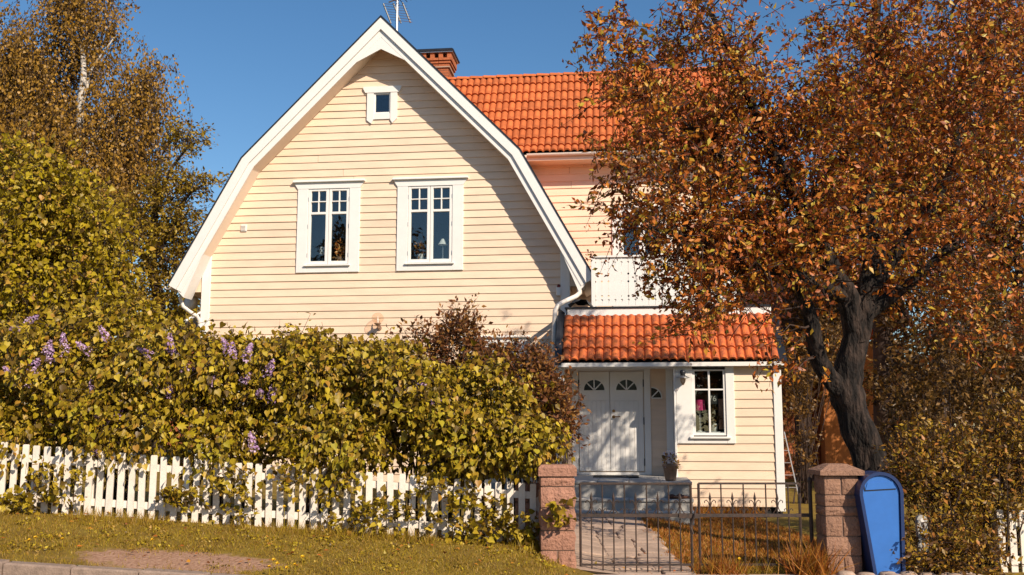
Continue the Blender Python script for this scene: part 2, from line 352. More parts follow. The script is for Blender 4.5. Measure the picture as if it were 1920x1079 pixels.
# ================================================================== HOUSE
house = thing('wooden_house', 'cream clapboard gambrel house with white trim and orange tiled roofs', 'house')
GY, BY = 21.5, 20.97                     # gable wall plane, bargeboard plane
WY, PY, DY = 23.0, 19.8, 20.55           # wing wall, porch front, door wall
pk = at(710, 33, BY); GX = -5.36
kneeL, kneeR = at(455, 298, BY), at(975, 280, BY); evL, evR = at(320, 537, BY), at(1118, 520, BY)
GX = (pk.x + (kneeL.x + kneeR.x)/2 + (evL.x + evR.x)/2) / 3
KH, KZ = (kneeR.x - kneeL.x)/2, (kneeL.z + kneeR.z)/2
EH, EZ, PZ = (evR.x - evL.x)/2, (evL.z + evR.z)/2, pk.z
def off(w):                              # the roof line moved inward by w: peak z, knee (h,z), eave (h,z)
    a = Vector((KH, KZ - PZ)).normalized(); na = Vector((a.y, -a.x))      # inward normal of the upper slope (x>0 side)
    b = Vector((EH - KH, EZ - KZ)).normalized(); nb = Vector((b.y, -b.x))
    p0 = Vector((0, PZ)) + na * w; t = -p0.x / a.x; pz = (p0 + a * t).y
    k0 = Vector((KH, KZ)) + nb * w
    # intersection of the two moved lines
    det = a.x * (-b.y) - a.y * (-b.x); r = k0 - p0
    t = (r.x * (-b.y) - r.y * (-b.x)) / det; kn = p0 + a * t
    e = Vector((EH, EZ)) + nb * w
    return pz, kn, e
def half_band(w0, w1, sgn):
    p0, k0, e0 = off(w0); p1, k1, e1 = off(w1)
    pts = [(0, p0), (k0.x, k0.y), (e0.x, e0.y), (e1.x, e1.y), (k1.x, k1.y), (0, p1)]
    pts = [(GX + sgn * x, z) for x, z in pts]
    return pts if sgn < 0 else pts[::-1]
def inner_half(z, w):                    # half width under the roof line moved inward by w at height z
    p, k, e = off(w)
    if z >= k.y: return max(0, k.x * (p - z) / (p - k.y))
    return k.x + (e.x - k.x) * (k.y - z) / (k.y - e.y)

def clapboards(parent, Y, z0, z1, xl, xr, holes, m=None, pitch=0.166, seed=1, name='clapboard'):
    rg = random.Random(seed); z = z0
    while z < z1 - 0.02:
        zt = min(z + pitch + 0.018, z1); zm = z + pitch / 2
        segs = [(xl(z), xl(zt), xr(z), xr(zt))]
        for hx0, hx1, hz0, hz1 in holes:
            if hz0 < zm < hz1:
                ns = []
                for a, a2, b, b2 in segs:
                    if hx1 <= a or hx0 >= b: ns.append((a, a2, b, b2)); continue
                    if hx0 - a > 0.02: ns.append((a, a2, hx0, hx0))
                    if b - hx1 > 0.02: ns.append((hx1, hx1, b, b2))
                segs = ns
        out = []
        for a, a2, b, b2 in segs:                     # some rows have a butt joint
            if b - a > 3 and rg.random() < 0.7:
                j = a + (b - a) * rg.uniform(0.2, 0.8); out += [(a, a2, j - .003, j - .003), (j + .003, j + .003, b, b2)]
            else: out.append((a, a2, b, b2))
        for a, a2, b, b2 in out:
            if b - a < 0.03 or b2 - a2 < 0.005: continue
            j = rg.uniform(-0.003, 0.003); t = 0.030 + rg.uniform(-.003, .004); tl = rg.uniform(-.003, .003)
            MB().add([(a, Y-t, z+j-tl), (b, Y-t, z+j+tl), (b, Y, z+j+tl), (a, Y, z+j-tl), (a2, Y-.008, zt+j), (b2, Y-.008, zt+j), (b2, Y, zt+j), (a2, Y, zt+j)],
                     [(0,3,2,1),(4,5,6,7),(0,1,5,4),(1,2,6,5),(2,3,7,6),(3,0,4,7)]).build(name, m or M['cream'], parent)
        z += pitch

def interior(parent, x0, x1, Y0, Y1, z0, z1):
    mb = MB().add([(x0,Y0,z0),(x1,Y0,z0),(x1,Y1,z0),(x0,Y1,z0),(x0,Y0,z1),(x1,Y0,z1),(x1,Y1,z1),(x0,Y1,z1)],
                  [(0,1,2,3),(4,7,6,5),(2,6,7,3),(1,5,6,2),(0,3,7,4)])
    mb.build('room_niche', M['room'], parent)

def pane(parent, x0, x1, z0, z1, Y, m=None):
    MB().box(x0, x1, Y, Y + 0.006, z0, z1).build('pane', m or M['glass'], parent)

def window(x0, x1, z0, z1, Y, jamb=0.24, bottom=0.15, head=0.19, cap=True, cols=2, top=True, deep=1.3):
    """x0..x1, z0..z1: outside of the casing"""
    w = MB(); yc = Y - 0.055
    w.bbox(x0, x0 + jamb, yc, Y + .02, z0, z1 - head, .006); w.bbox(x1 - jamb, x1, yc, Y + .02, z0, z1 - head, .006)
    w.bbox(x0 + jamb, x1 - jamb, yc + .002, Y + .02, z0, z0 + bottom, .006)
    win = w.build('window', M['white'], house)
    h = MB()
    h.prism([(x0 - .09, z1 - .05), (x0, z1 - head), (x1, z1 - head), (x1 + .09, z1 - .05)], yc - .004, Y + .02)
    h.bbox(x0 - .11, x1 + .11, yc - .06, Y + .02, z1 - .05, z1 - .015, .006); h.box(x0 - .10, x1 + .10, yc - .04, Y + .02, z1 - .015, z1)
    h.build('head_moulding', M['white'], win)
    a, b, c, d = x0 + jamb, x1 - jamb, z0 + bottom, z1 - head
    s = MB(); s.add([(a-.05, yc-.05, c-.01), (b+.05, yc-.05, c-.01), (b+.05, Y, c-.01), (a-.05, Y, c-.01), (a-.05, yc-.05, c+.012), (b+.05, yc-.05, c+.012), (b+.05, Y, c+.035), (a-.05, Y, c+.035)],
                [(0,3,2,1),(4,5,6,7),(0,1,5,4),(1,2,6,5),(2,3,7,6),(3,0,4,7)]); s.build('sill', M['white'], win)
    c += .03; sw = (b - a) / cols; ys = Y - .04
    for k in range(cols):
        l, r = a + k * sw + .004, a + (k + 1) * sw - .004; st = .062
        sh = MB(); sh.bbox(l, l + st, ys, Y + .03, c, d, .006); sh.bbox(r - st, r, ys, Y + .03, c, d, .006)
        sh.bbox(l + st, r - st, ys + .001, Y + .03, c, c + .07, .006); sh.bbox(l + st, r - st, ys + .001, Y + .03, d - .055, d, .006)
        pl, pr, pb, pt = l + st, r - st, c + .07, d - .055
        if top:
            zt = pt - (pt - pb) * 0.315; sh.bbox(pl, pr, ys + .002, Y + .03, zt - .03, zt + .025, .006)
            g = MB(); xm = (pl + pr)/2; zm = (zt + .025 + pt)/2
            g.bbox(xm - .013, xm + .013, ys + .004, Y + .02, zt + .025, pt, .004); g.bbox(pl, xm - .013, ys + .005, Y + .02, zm - .012, zm + .012, .004); g.bbox(xm + .013, pr, ys + .005, Y + .02, zm - .012, zm + .012, .004)
            g.build('glazing_bar', M['white'], win)
            for (u0, u1) in ((pl, xm - .013), (xm + .013, pr)):
                for (v0, v1) in ((zt + .025, zm - .012), (zm + .012, pt)): pane(win, u0, u1, v0, v1, Y)
            pane(win, pl, pr, pb, zt - .03, Y)
        else:
            pane(win, pl, pr, pb, pt, Y)
        sh.build('sash', M['white'], win)
        hx = l - .012 if k == 0 else r - .004
        for q in (.12, .5, .86):
            MB().box(hx, hx + .016, ys - .012, Y, c + (d-c)*q - .045, c + (d-c)*q + .045).build('hinge', M['galv'], win)
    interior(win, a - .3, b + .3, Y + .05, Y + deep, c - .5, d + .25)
    MB().box(a - .02, b + .02, Y + .05, Y + .26, c + .03, c + .09).build('inner_sill', M['white'], win)
    return win, (a, b, c, d)

# ---- gable wall
gw = MB()
ZB = 0.0
gw.box(GX - 4.05, GX - 4.0, GY + .02, GY + 9, ZB, 4.6).box(GX + 4.0, GX + 4.05, GY + .02, GY + 9, ZB, 4.6).box(GX - 4.05, GX + 4.05, GY + 9, GY + 9.05, ZB, 4.6)
gwall = gw.build('gable_wall', M['cream'], house)
CW = 4.06
def gxl(z): return GX - min(CW, inner_half(z, 0.27))
def gxr(z): return GX + min(CW, inner_half(z, 0.27))
w1a, w1b = at(556, 340, GY), at(671, 510, GY); w2a, w2b = at(745, 336, GY), at(868, 508, GY)
wt = (w1a.z + w2a.z)/2; wb = (w1b.z + w2b.z)/2
W1 = (at(558, 430, GY).x, at(675, 430, GY).x, wb, wt); W2 = (at(745, 430, GY).x, at(869, 430, GY).x, wb, wt)
at1, at2 = at(690, 165, GY), at(745, 232, GY)
lw = at(880, 640, GY); lwx0, lwx1 = at(868, 650, GY).x, at(985, 650, GY).x
W3 = (lwx0, lwx1, lw.z - 1.9, at(930, 630, GY).z)
W4 = (at(440, 640, GY).x, at(592, 640, GY).x, at(500, 640, GY).z - 1.85, at(500, 634, GY).z)
def hole(w): return (w[0] + .1, w[1] - .1, w[2] + .05, w[3] - .09)
WA = (at1.x, at2.x, at2.z, at1.z)
clapboards(gwall, GY, 0.5, off(0.27)[0], gxl, gxr, [hole(W1), hole(W2), hole(W3), hole(W4), (WA[0]+.1, WA[1]-.1, WA[2]+.1, WA[3]-.1)], seed=4)
win1, o1 = window(*W1, GY); win2, o2 = window(*W2, GY)
win3, o3 = window(*W3, GY); win4, o4 = window(*W4, GY)
# attic window: side boards with pointed feet, shouldered head
wa = MB(); x0, x1, z0, z1 = WA; jw = .15
for l, r, s in ((x0, x0 + jw, 1), (x1 - jw, x1, -1)):
    tip = [(l, z0 + .08), ((l + r)/2 + s*.03, z0), (r, z0 + .10), (r, z1 - .14), (l, z1 - .14)]
    wa.prism(tip, GY - .06, GY + .02)
wa.box(x0 + jw, x1 - jw, GY - .05, GY + .02, z0 + .10, z0 + .23)
awin = wa.build('attic_window', M['white'], house)
MB().prism([(x0 - .09, z1 - .05), (x0 - .04, z1 - .14), (x1 + .04, z1 - .14), (x1 + .09, z1 - .05), (x1 + .09, z1), (x0 - .09, z1)], GY - .07, GY + .02).build('head_moulding', M['white'], awin)
fr = MB(); a, b, c, d = x0 + jw, x1 - jw, z0 + .23, z1 - .14
fr.bbox(a, a + .035, GY - .03, GY + .03, c, d, .004); fr.bbox(b - .035, b, GY - .03, GY + .03, c, d, .004); fr.bbox(a + .035, b - .035, GY - .03, GY + .03, c, c + .035, .004); fr.bbox(a + .035, b - .035, GY - .03, GY + .03, d - .035, d, .004)
fr.build('sash', M['white'], awin); pane(awin, a + .035, b - .035, c + .035, d - .035, GY)
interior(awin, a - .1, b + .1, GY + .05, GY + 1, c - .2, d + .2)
# corner boards
for sgn in (-1, 1):
    x = GX + sgn * (CW - .09); zt = KZ - (CW - .25 - KH) * (KZ - EZ) / (EH - KH) + .1
    MB().bbox(x - .1, x + .1, GY - .05, GY + .05, 0.45, 5.45, .006).build('corner_board', M['white'], house)
MB().box(GX - 4.08, GX + 4.08, GY - .03, GY + .3, -0.2, 0.5).build('foundation', M['grey_stone'], house)
# ---- gambrel roof
deck = MB()
for sgn in (-1, 1): deck.prism(half_band(0.05, 0.29, sgn), BY + .04, GY + 9.6)
rdeck = deck.build('roof_deck', M['soffit'], house)
cover = MB()
for sgn in (-1, 1):
    pts = half_band(-0.025, 0.045, sgn); cover.prism(pts, BY + .10, GY + 9.7)
cover.build('roof_covering', M['tile'], house)
edge = MB()
for sgn in (-1, 1): edge.prism(half_band(-0.03, 0.0, sgn), BY - .03, BY + .095)
edge.build('verge_flashing', M['metal_dark'], house)
for sgn in (-1, 1):
    MB().prism(half_band(0.002, 0.19, sgn), BY - .015, BY + .03).build('bargeboard', M['white'], house)
    MB().prism(half_band(0.14, 0.31, sgn), BY + .032, BY + .062).build('bargeboard', M['white'], house)
# apex ornament board
az, an = at(709, 91, BY).z, at(653, 127, BY); axh = GX - an.x
po, pi_ = off(0.14)[0], off(0.31)[0]
orn = [(GX, po), (GX - axh - .05, PZ - 0.15*1.4 - (axh+.05) * (PZ - KZ)/KH), (GX - axh - .02, an.z - .02), (GX - axh, an.z + .04), (GX, az), (GX + axh, an.z + .04), (GX + axh + .02, an.z - .02), (GX + axh + .05, PZ - .15*1.4 - (axh+.05) * (PZ - KZ)/KH)]
MB().prism(orn, BY + .036, BY + .068).build('apex_board', M['white'], house)
# flared eave ends and boxed eaves
for sgn in (-1, 1):
    p, k, e = off(0.30); e2 = off(0.20)[2]
    q0 = Vector((e.x, e.y)); dirb = Vector((EH - KH, EZ - KZ)).normalized()
    tri = [q0 - dirb * 0.95, q0 + Vector((-.06, -.12)), q0 + dirb * 0.02 + Vector((.06, .03)), q0 - dirb*.3 + Vector((.1, .07))]
    pts = [(GX + sgn * v.x, v.y) for v in tri]
    if sgn > 0: pts = pts
    else: pts = pts[::-1]
    MB().prism(pts, BY + .045, GY - .06).build('eave_end', M['white'], house)
    xw = CW; zb = EZ - .12
    bx = [(GX + sgn * (CW + .0), zb + .03), (GX + sgn * (CW + .34), zb + .03), (GX + sgn * (CW + .06), zb + .75), (GX + sgn * CW, zb + .75)]
    if sgn < 0: bx = bx[::-1]
    MB().prism(bx, GY - .02, GY + 9).build('eave_box', M['cream'], house)
    gut = MB(); gx = GX + sgn * (EH + .02)
    prof = [(gx + .07*math.cos(t), EZ - .02 + .07*math.sin(t)) for t in [math.pi + math.pi*i/8 for i in range(9)]]
    prof += [(x2*0.9 + gx*0.1, z2*0.9 + (EZ-.02)*.1) for x2, z2 in prof[::-1]]
    gut.prism(prof, BY - .02, GY + 9.5); gut.build('gutter', M['gutter'], house)
# left downpipe with swan neck; right downpipe over the porch
g = lambda x, y, Y: tuple(at(x, y, Y))
MB().tube([g(343, 546, 21.2), g(338, 560, 21.2), g(343, 575, 21.22), g(356, 585, 21.3), g(370, 594, 21.4), g(374, 602, 21.45), g(374, 640, 21.46), g(374, 900, 21.46)], .042, 10).build('downpipe', M['gutter'], house, True)
MB().tube([g(1086, 540, 21.1), g(1087, 550, 21.05), g(1080, 556, 20.9), g(1058, 566, 20.75), g(1046, 573, 20.65), g(1041, 583, 20.62), g(1040, 600, 20.6), g(1039, 640, 20.6), g(1038, 690, 20.6)], .05, 10).build('downpipe', M['gutter'], house, True)
# vent grille on the gable
vc = at(457, 428, GY - .04); vg = MB(); vg.bbox(vc.x-.065, vc.x+.065, GY-.05, GY-.0, vc.z-.075, vc.z+.075, .005)
vo = tag(vg.build('wall_vent', M['white']), 'small square slatted white air vent on the gable boards', 'vent')
for i in range(4): MB().box(vc.x-.045, vc.x+.045, GY-.062, GY-.05, vc.z-.05+i*.03, vc.z-.035+i*.03).build('slat', M['gutter'], vo)

# ---- tiles
def tile_mesh(name, m, w=0.31, ln=0.40, waves=2):
    mb = MB(); n = 5 * waves; prof = []
    for i in range(n + 1):
        u = i / n * waves; f = u - math.floor(u)
        prof.append((i / n * w, 0.052 * abs(math.sin(math.pi * (f if i < n else 0))) ** 0.65))
    top = [[(x, v, h + 0.052 * (1 - v / ln)) for x, h in prof] for v in (0, ln)]
    lip = [(x, 0, h + 0.052 - .036) for x, h in prof]
    mb.v = [tuple(q) for q in top[0] + top[1] + lip]; k = n + 1
    for i in range(n): mb.f += [(i, i+1, k+i+1, k+i), (2*k+i, 2*k+i+1, i+1, i)]
    mb.f += [(0, k, 2*k), (n, 2*k+n, k+n)]
    return mb.mesh(name, m)
def ridge_mesh(m):
    mb = MB(); n = 8; L_ = .36
    for x, r in ((0, .115), (L_, .10)):
        for i in range(n + 1):
            a = math.pi * i / n; mb.v.append((x, -r*math.cos(a)*1.1, r*math.sin(a)*.8))
    for i in range(n): mb.f.append((i, n+1+i, n+2+i, i+1))
    mb.f.append(tuple(range(n+1))); return mb.mesh('ridge_tile', m)
def lay_row(parent, me, x0, n, Y, z, ang, w=0.31, seed=0, skip=None):
    rg = random.Random(seed)
    for i in range(n):
        x = x0 + i * w
        if skip and skip(x + w/2, z): continue
        o = link('roof_tile', me, parent, (x, Y + rg.uniform(-.006, .006), z + rg.uniform(-.004, .005)))
        o.rotation_euler = (ang + rg.uniform(-.008, .008), 0, rg.uniform(-.006, .006))
# ---- wing
WXR = at(1352, 400, WY).x; WXL = GX + 3.2
eave = at(1040, 291, 22.45); EVZ = eave.z; EVY = 22.45
wing = MB(); wing.box(WXR - .03, WXR, WY + .02, WY + 4.2, 0, EVZ).box(GX + 4.0, WXR, WY + 4.2, WY + 4.25, 0, EVZ)
wwall = wing.build('wing_wall', M['cream'], house)
wd0, wd1 = at(1147, 388, WY), at(1261, 520, WY)
WD = (wd0.x, wd1.x, 4.15, wd0.z)
clapboards(wwall, WY, 3.6, EVZ + .02, lambda z: GX + 3.0, lambda z: WXR - .1, [hole(WD)], seed=9)
win5, o5 = window(*WD, WY, jamb=.19, bottom=.1, head=.15, top=False)
MB().bbox(WXR - .19, WXR + .01, WY - .05, WY + .05, 3.4, EVZ, .006).build('corner_board', M['white'], house)
# soffit and fascia of the wing eave
MB().box(GX + 3.0, WXR + .35, EVY + .02, WY + .05, EVZ - .10, EVZ - .07).build('wing_soffit', M['soffit'], house)
MB().box(GX + 3.0, WXR + .35, EVY + .0, EVY + .025, EVZ - .12, EVZ + .02).build('fascia', M['soffit'], house)
gt = MB(); prof = [(EVY - .06 + .06*math.cos(t), EVZ + .02 + .06*math.sin(t)) for t in [math.pi + math.pi*i/8 for i in range(9)]]
prof += [(EVY - .06 + .05*math.cos(t), EVZ + .02 + .05*math.sin(t)) for t in [2*math.pi - math.pi*i/8 for i in range(9)]]
nn = len(prof); xa, xb = at(988, 292, 22.4).x, WXR + .4
gt.v = [(xa, y, z) for y, z in prof] + [(xb, y, z) for y, z in prof]
gt.f = [tuple(range(nn)), tuple(range(2*nn-1, nn-1, -1))] + [(i, (i+1)%nn, nn+(i+1)%nn, nn+i) for i in range(nn)]
gt.build('gutter', M['gutter'], house)
tm = tile_mesh('roof_tile', M['tile']); rm = ridge_mesh(M['tile'])
roofp = []; Yc, zc = EVY - .02, EVZ + .045; A1, A2 = R_(38), R_(57)
sheet = [(EVY, EVZ - .0)]
rows = []
for k in range(9):
    an = A1 if k < 1 else (R_(48) if k < 2 else A2)
    rows.append((Yc, zc, an)); Yc += .335 * math.cos(an); zc += .335 * math.sin(an); sheet.append((Yc, zc - .05))
RY, RZ = Yc, zc
sh = MB(); xs = (GX + .2, WXR + .38); n = len(sheet)
sh.v = [(xs[0], y, z) for y, z in sheet] + [(xs[1], y, z) for y, z in sheet] + [(xs[0], 2*RY - EVY, EVZ), (xs[1], 2*RY - EVY, EVZ)]
sh.f = [(i, n+i, n+i+1, i+1) for i in range(n-1)] + [(n-1, 2*n-1, 2*n+1, 2*n)] + [tuple(range(n, 2*n)) + (2*n+1,)]
mroof = sh.build('wing_roof', M['metal_dark'], house)
NC = int((WXR + .38 - (GX + .3)) / .31)
def under_gable(x, z): return x < GX + inner_half(z, -.1) - .75
for k, (y, z, an) in enumerate(rows): lay_row(mroof, tm, WXR + .38 - NC * .31, NC, y, z, an, seed=k, skip=under_gable)
for i in range(int((WXR + .38 - GX) / .33)):
    o = link('ridge_tile', rm, mroof, (WXR + .38 - .35 - i * .33, RY + .02, RZ + .0)); o.rotation_euler = (0, R_(2), 0)
# ---- chimney
ch = MB(); cx0, cx1, cy0, cy1 = at(775, 120, 24.9).x, at(846, 120, 24.9).x, 24.9, 25.75
ctop = at(830, 92, 24.8).z
ch.box(cx0 + .1, cx1 - .1, cy0 + .1, cy1 - .1, RZ - 2.0, ctop - .40)
cho = ch.build('chimney', M['mortar'], house)
bk = MB(); rg = random.Random(5)
def course(mb, x0, x1, y0, y1, z, bl=.24, bh=.06, t=.10, o=0):
    for side in range(2):
        n = max(2, int((x1 - x0) / (bl + .012)))
        w = (x1 - x0) / n
        for i in range(n):
            j = rg.uniform(-.003, .003)
            if side == 0: mb.box(x0 + i*w + .005, x0 + (i+1)*w - .005, y0 + j, y0 + t, z, z + bh)
            else: mb.box(x0 + i*w + .005, x0 + (i+1)*w - .005, y1 - t, y1 + j, z, z + bh)
        n = max(2, int((y1 - y0 - .02) / (bl + .012))); w = (y1 - y0 - .01) / n
        for i in range(n):
            a = y0 + .005 + i*w
            if side == 0: mb.box(x0 + rg.uniform(-.003, .003), x0 + t, a + .005, a + w - .005, z + .001, z + bh - .001)
            else: mb.box(x1 - t, x1 + rg.uniform(-.003, .003), a + .005, a + w - .005, z + .001, z + bh - .001)
z = RZ - .9
while z < ctop - .42: course(bk, cx0 + .09, cx1 - .09, cy0 + .09, cy1 - .09, z); z += .073
for q, e in ((0, .06), (1, .03), (2, .0)): course(bk, cx0 + e, cx1 - e, cy0 + e, cy1 - e, ctop - .40 + q*.073)
tag(bk.build('brickwork', M['brick'], cho), kind='stuff')
MB().box(cx0 + .05, cx1 - .05, cy0 + .05, cy1 - .05, ctop - .435, ctop - .405).build('chimney_band', M['mortar'], cho)
for i in range(5):
    xx = cx0 + (cx1 - cx0 - .11) * i / 4
    MB().box(xx, xx + .11, cy0 + .0, cy0 + .2, ctop - .20, ctop - .06).build('brick_pier', M['brick'], cho)
for i in range(1, 5):
    yy = cy0 + (cy1 - cy0 - .13) * i / 4
    MB().box(cx1 - .2, cx1, yy, yy + .13, ctop - .20, ctop - .06).build('brick_pier', M['brick'], cho)
    MB().box(cx0, cx0 + .2, yy, yy + .13, ctop - .20, ctop - .06).build('brick_pier', M['brick'], cho)
MB().box(cx0 + .2, cx1 - .2, cy0 + .2, cy1 - .2, ctop - .4, ctop - .03).build('flue', M['metal_dark'], cho)
cp = MB(); cp.add([(cx0-.07, cy0-.07, ctop-.03), (cx1+.07, cy0-.07, ctop-.03), (cx1+.07, cy1+.07, ctop-.03), (cx0-.07, cy1+.07, ctop-.03), (cx0-.07, cy0-.07, ctop), (cx1+.07, cy0-.07, ctop), (cx1+.07, cy1+.07, ctop), (cx0-.07, cy1+.07, ctop), (cx0-.02, cy0-.02, ctop+.05), (cx1+.02, cy0-.02, ctop+.05), (cx1+.02, cy1+.02, ctop+.05), (cx0-.02, cy1+.02, ctop+.05)],
   [(0,3,2,1),(8,9,10,11)] + [(k+j, k+(j+1)%4, k+4+(j+1)%4, k+4+j) for k in (0,4) for j in range(4)]); cp.build('chimney_cap', M['metal_dark'], cho)
MB().box(cx0-.045, cx1+.045, cy0-.045, cy1+.045, ctop-.062, ctop-.032).build('chimney_cap', M['galv'], cho)

# ---- porch
PXL, PXR = at(1041, 750, PY).x, at(1466, 800, PY).x
rx0, rx1 = at(1058, 750, PY).x, at(1266, 750, PY).x             # recess opening
pe = at(1250, 684, 19.65); PEZ = pe.z; FLZ = 0.72
pw = MB(); pw.box(PXR - .04, PXR, PY + .02, WY, 0.1, PEZ)
pwall = pw.build('porch_wall', M['cream'], house)
pwx0, pwx1 = at(1284, 760, PY).x, at(1377, 760, PY).x
pz0, pz1 = at(1330, 832, PY).z, PEZ - .02
PWN = (pwx0, pwx1, pz0, pz1)
clapboards(pwall, PY, at(1370, 950, PY).z, PEZ, lambda z: rx1, lambda z: PXR - .05, [(pwx0 + .07, pwx1 - .07, pz0 + .06, pz1)], seed=21)
MB().box(rx1 + .1, PXR - .03, PY + .06, PY + .2, -.1, at(1370, 950, PY).z + .05).build('foundation', M['black'], house)
# porch window: 2 x 2 panes
a, b, c, d = at(1299, 760, PY).x, at(1361, 760, PY).x, at(1330, 815, PY).z, at(1330, 693, PY).z
w = MB(); yc = PY - .055
w.bbox(rx1 + .02, a, yc, PY + .02, pz0, pz1, .006); w.bbox(b, pwx1, yc, PY + .02, pz0, pz1, .006); w.bbox(a, b, yc + .002, PY + .02, pz0, pz0 + .09, .006)
pwin = w.build('porch_window', M['white'], house)
MB().bbox(a - .07, b + .07, yc - .05, PY, pz0 + .09, pz0 + .13, .006).build('sill', M['white'], pwin)
s = MB(); ys = PY - .03; c = pz0 + .15
s.bbox(a, a + .045, ys, PY + .03, c, d, .005); s.bbox(b - .045, b, ys, PY + .03, c, d, .005); s.bbox(a + .045, b - .045, ys, PY + .03, c, c + .05, .005); s.bbox(a + .045, b - .045, ys, PY + .03, d - .03, d, .005); s.build('sash', M['white'], pwin)
xm, zm = (a + b)/2, at(1330, 731, PY).z; g_ = MB()
g_.bbox(xm - .018, xm + .018, ys + .003, PY + .02, c + .05, d - .03, .004); g_.bbox(a + .045, xm - .018, ys + .004, PY + .02, zm - .015, zm + .015, .004); g_.bbox(xm + .018, b - .045, ys + .004, PY + .02, zm - .015, zm + .015, .004); g_.build('glazing_bar', M['white'], pwin)
for u0, u1 in ((a + .045, xm - .018), (xm + .018, b - .045)):
    for v0, v1 in ((c + .05, zm - .015), (zm + .015, d - .03)): pane(pwin, u0, u1, v0, v1, PY)
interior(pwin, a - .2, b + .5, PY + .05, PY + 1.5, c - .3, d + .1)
MB().box(a - .02, b + .02, PY + .05, PY + .3, c + .02, c + .07).build('inner_sill', M['white'], pwin)
PWIN = (a, b, c + .07, d)
# corner boards, recess post, return wall
MB().bbox(PXR - .14, PXR + .012, PY - .05, PY + .06, .1, PEZ - .03, .006).build('corner_board', M['white'], house)
MB().bbox(rx1 - .025, rx1 + .018, PY - .052, PY + .08, FLZ - .02, PEZ - .03, .006).build('corner_board', M['white'], house)
MB().box(rx1 - .012, rx1 + .03, PY + .08, DY - .03, FLZ, PEZ).build('return_wall', M['white'], house)
MB().bbox(PXL, rx0, PY - .03, PY + .12, FLZ - .1, PEZ - .03, .006).build('porch_post', M['white'], house)
MB().box(PXL + .02, rx0 - .02, PY + .12, DY + .1, FLZ - .1, PEZ).build('return_wall', M['cream'], house)
# door wall
dl, dm, dr = at(1086, 790, DY).x, at(1144, 790, DY).x, at(1207, 790, DY).x
dz0, dz1 = FLZ + .07, at(1150, 697, DY).z
dwall = MB().box(rx0 - .1, rx1 + .05, DY + .03, DY + .08, FLZ, PEZ + .3).build('door_wall', M['cream'], house)
clapboards(dwall, DY, FLZ, PEZ, lambda z: rx0 - .05, lambda z: dl - .1, [], seed=31)
clapboards(dwall, DY, FLZ, PEZ, lambda z: dr + .1, lambda z: rx1 - .02, [], seed=32)
cas = MB(); cas.bbox(dl - .14, dl - .012, DY - .05, DY + .03, FLZ, dz1 + .06, .006); cas.bbox(dr + .012, dr + .14, DY - .05, DY + .03, FLZ, dz1 + .06, .006); cas.bbox(dl - .012, dr + .012, DY - .048, DY + .03, dz1 + .012, dz1 + .06, .005)
cas.box(dl - .02, dr + .02, DY - .07, DY + .03, FLZ + .0, FLZ + .05); cas.bbox(rx1 - .15, rx1 - .014, DY - .05, DY + .03, FLZ, dz1 + .06, .006)
cas.build('door_casing', M['white'], house)
def fan(parent, cx, cz, r, Y, quarter=False, m=M['white']):
    a0, a1 = (0, math.pi) if not quarter else (0, math.pi/2); n = 4 if not quarter else 2
    arch = MB(); ns = 16
    prof = [(cx + (r + .022)*math.cos(a0 + (a1-a0)*i/ns), cz + (r + .022)*math.sin(a0 + (a1-a0)*i/ns)) for i in range(ns+1)] + [(cx + r*math.cos(a1 - (a1-a0)*i/ns), cz + r*math.sin(a1 - (a1-a0)*i/ns)) for i in range(ns+1)]
    for i in range(ns):
        q = [prof[i], prof[i+1], prof[2*ns-i], prof[2*ns+1-i]]; arch.prism(q[::-1], Y - .02, Y)
    lx = cx - (r if not quarter else 0) - (.022 if not quarter else 0)
    arch.box(lx, cx + r + .022, Y - .02, Y, cz - .024, cz - .001)
    for k in range(1, n):
        t = a0 + (a1 - a0) * k / n; ux, uz = math.cos(t), math.sin(t)
        arch.prism([(cx - uz*.012, cz + ux*.012), (cx + uz*.012, cz - ux*.012), (cx + ux*r + uz*.012, cz + uz*r - ux*.012), (cx + ux*r - uz*.012, cz + uz*r + ux*.012)], Y - .018, Y - .001)
    arch.build('fanlight_frame', m, parent)
    for k in range(n):
        t0, t1 = a0 + (a1-a0)*k/n, a0 + (a1-a0)*(k+1)/n; pts = [(cx, cz)] + [(cx + r*math.cos(t0 + (t1-t0)*i/5), cz + r*math.sin(t0 + (t1-t0)*i/5)) for i in range(6)]
        MB().prism(pts, Y - .004, Y + .001).build('pane', M['fanglass'], parent)
M['fanglass'] = mat('dark_fanlight_glass', (0.010, 0.010, 0.011), 0.12, var=(3, 0.2), spec=0.15)
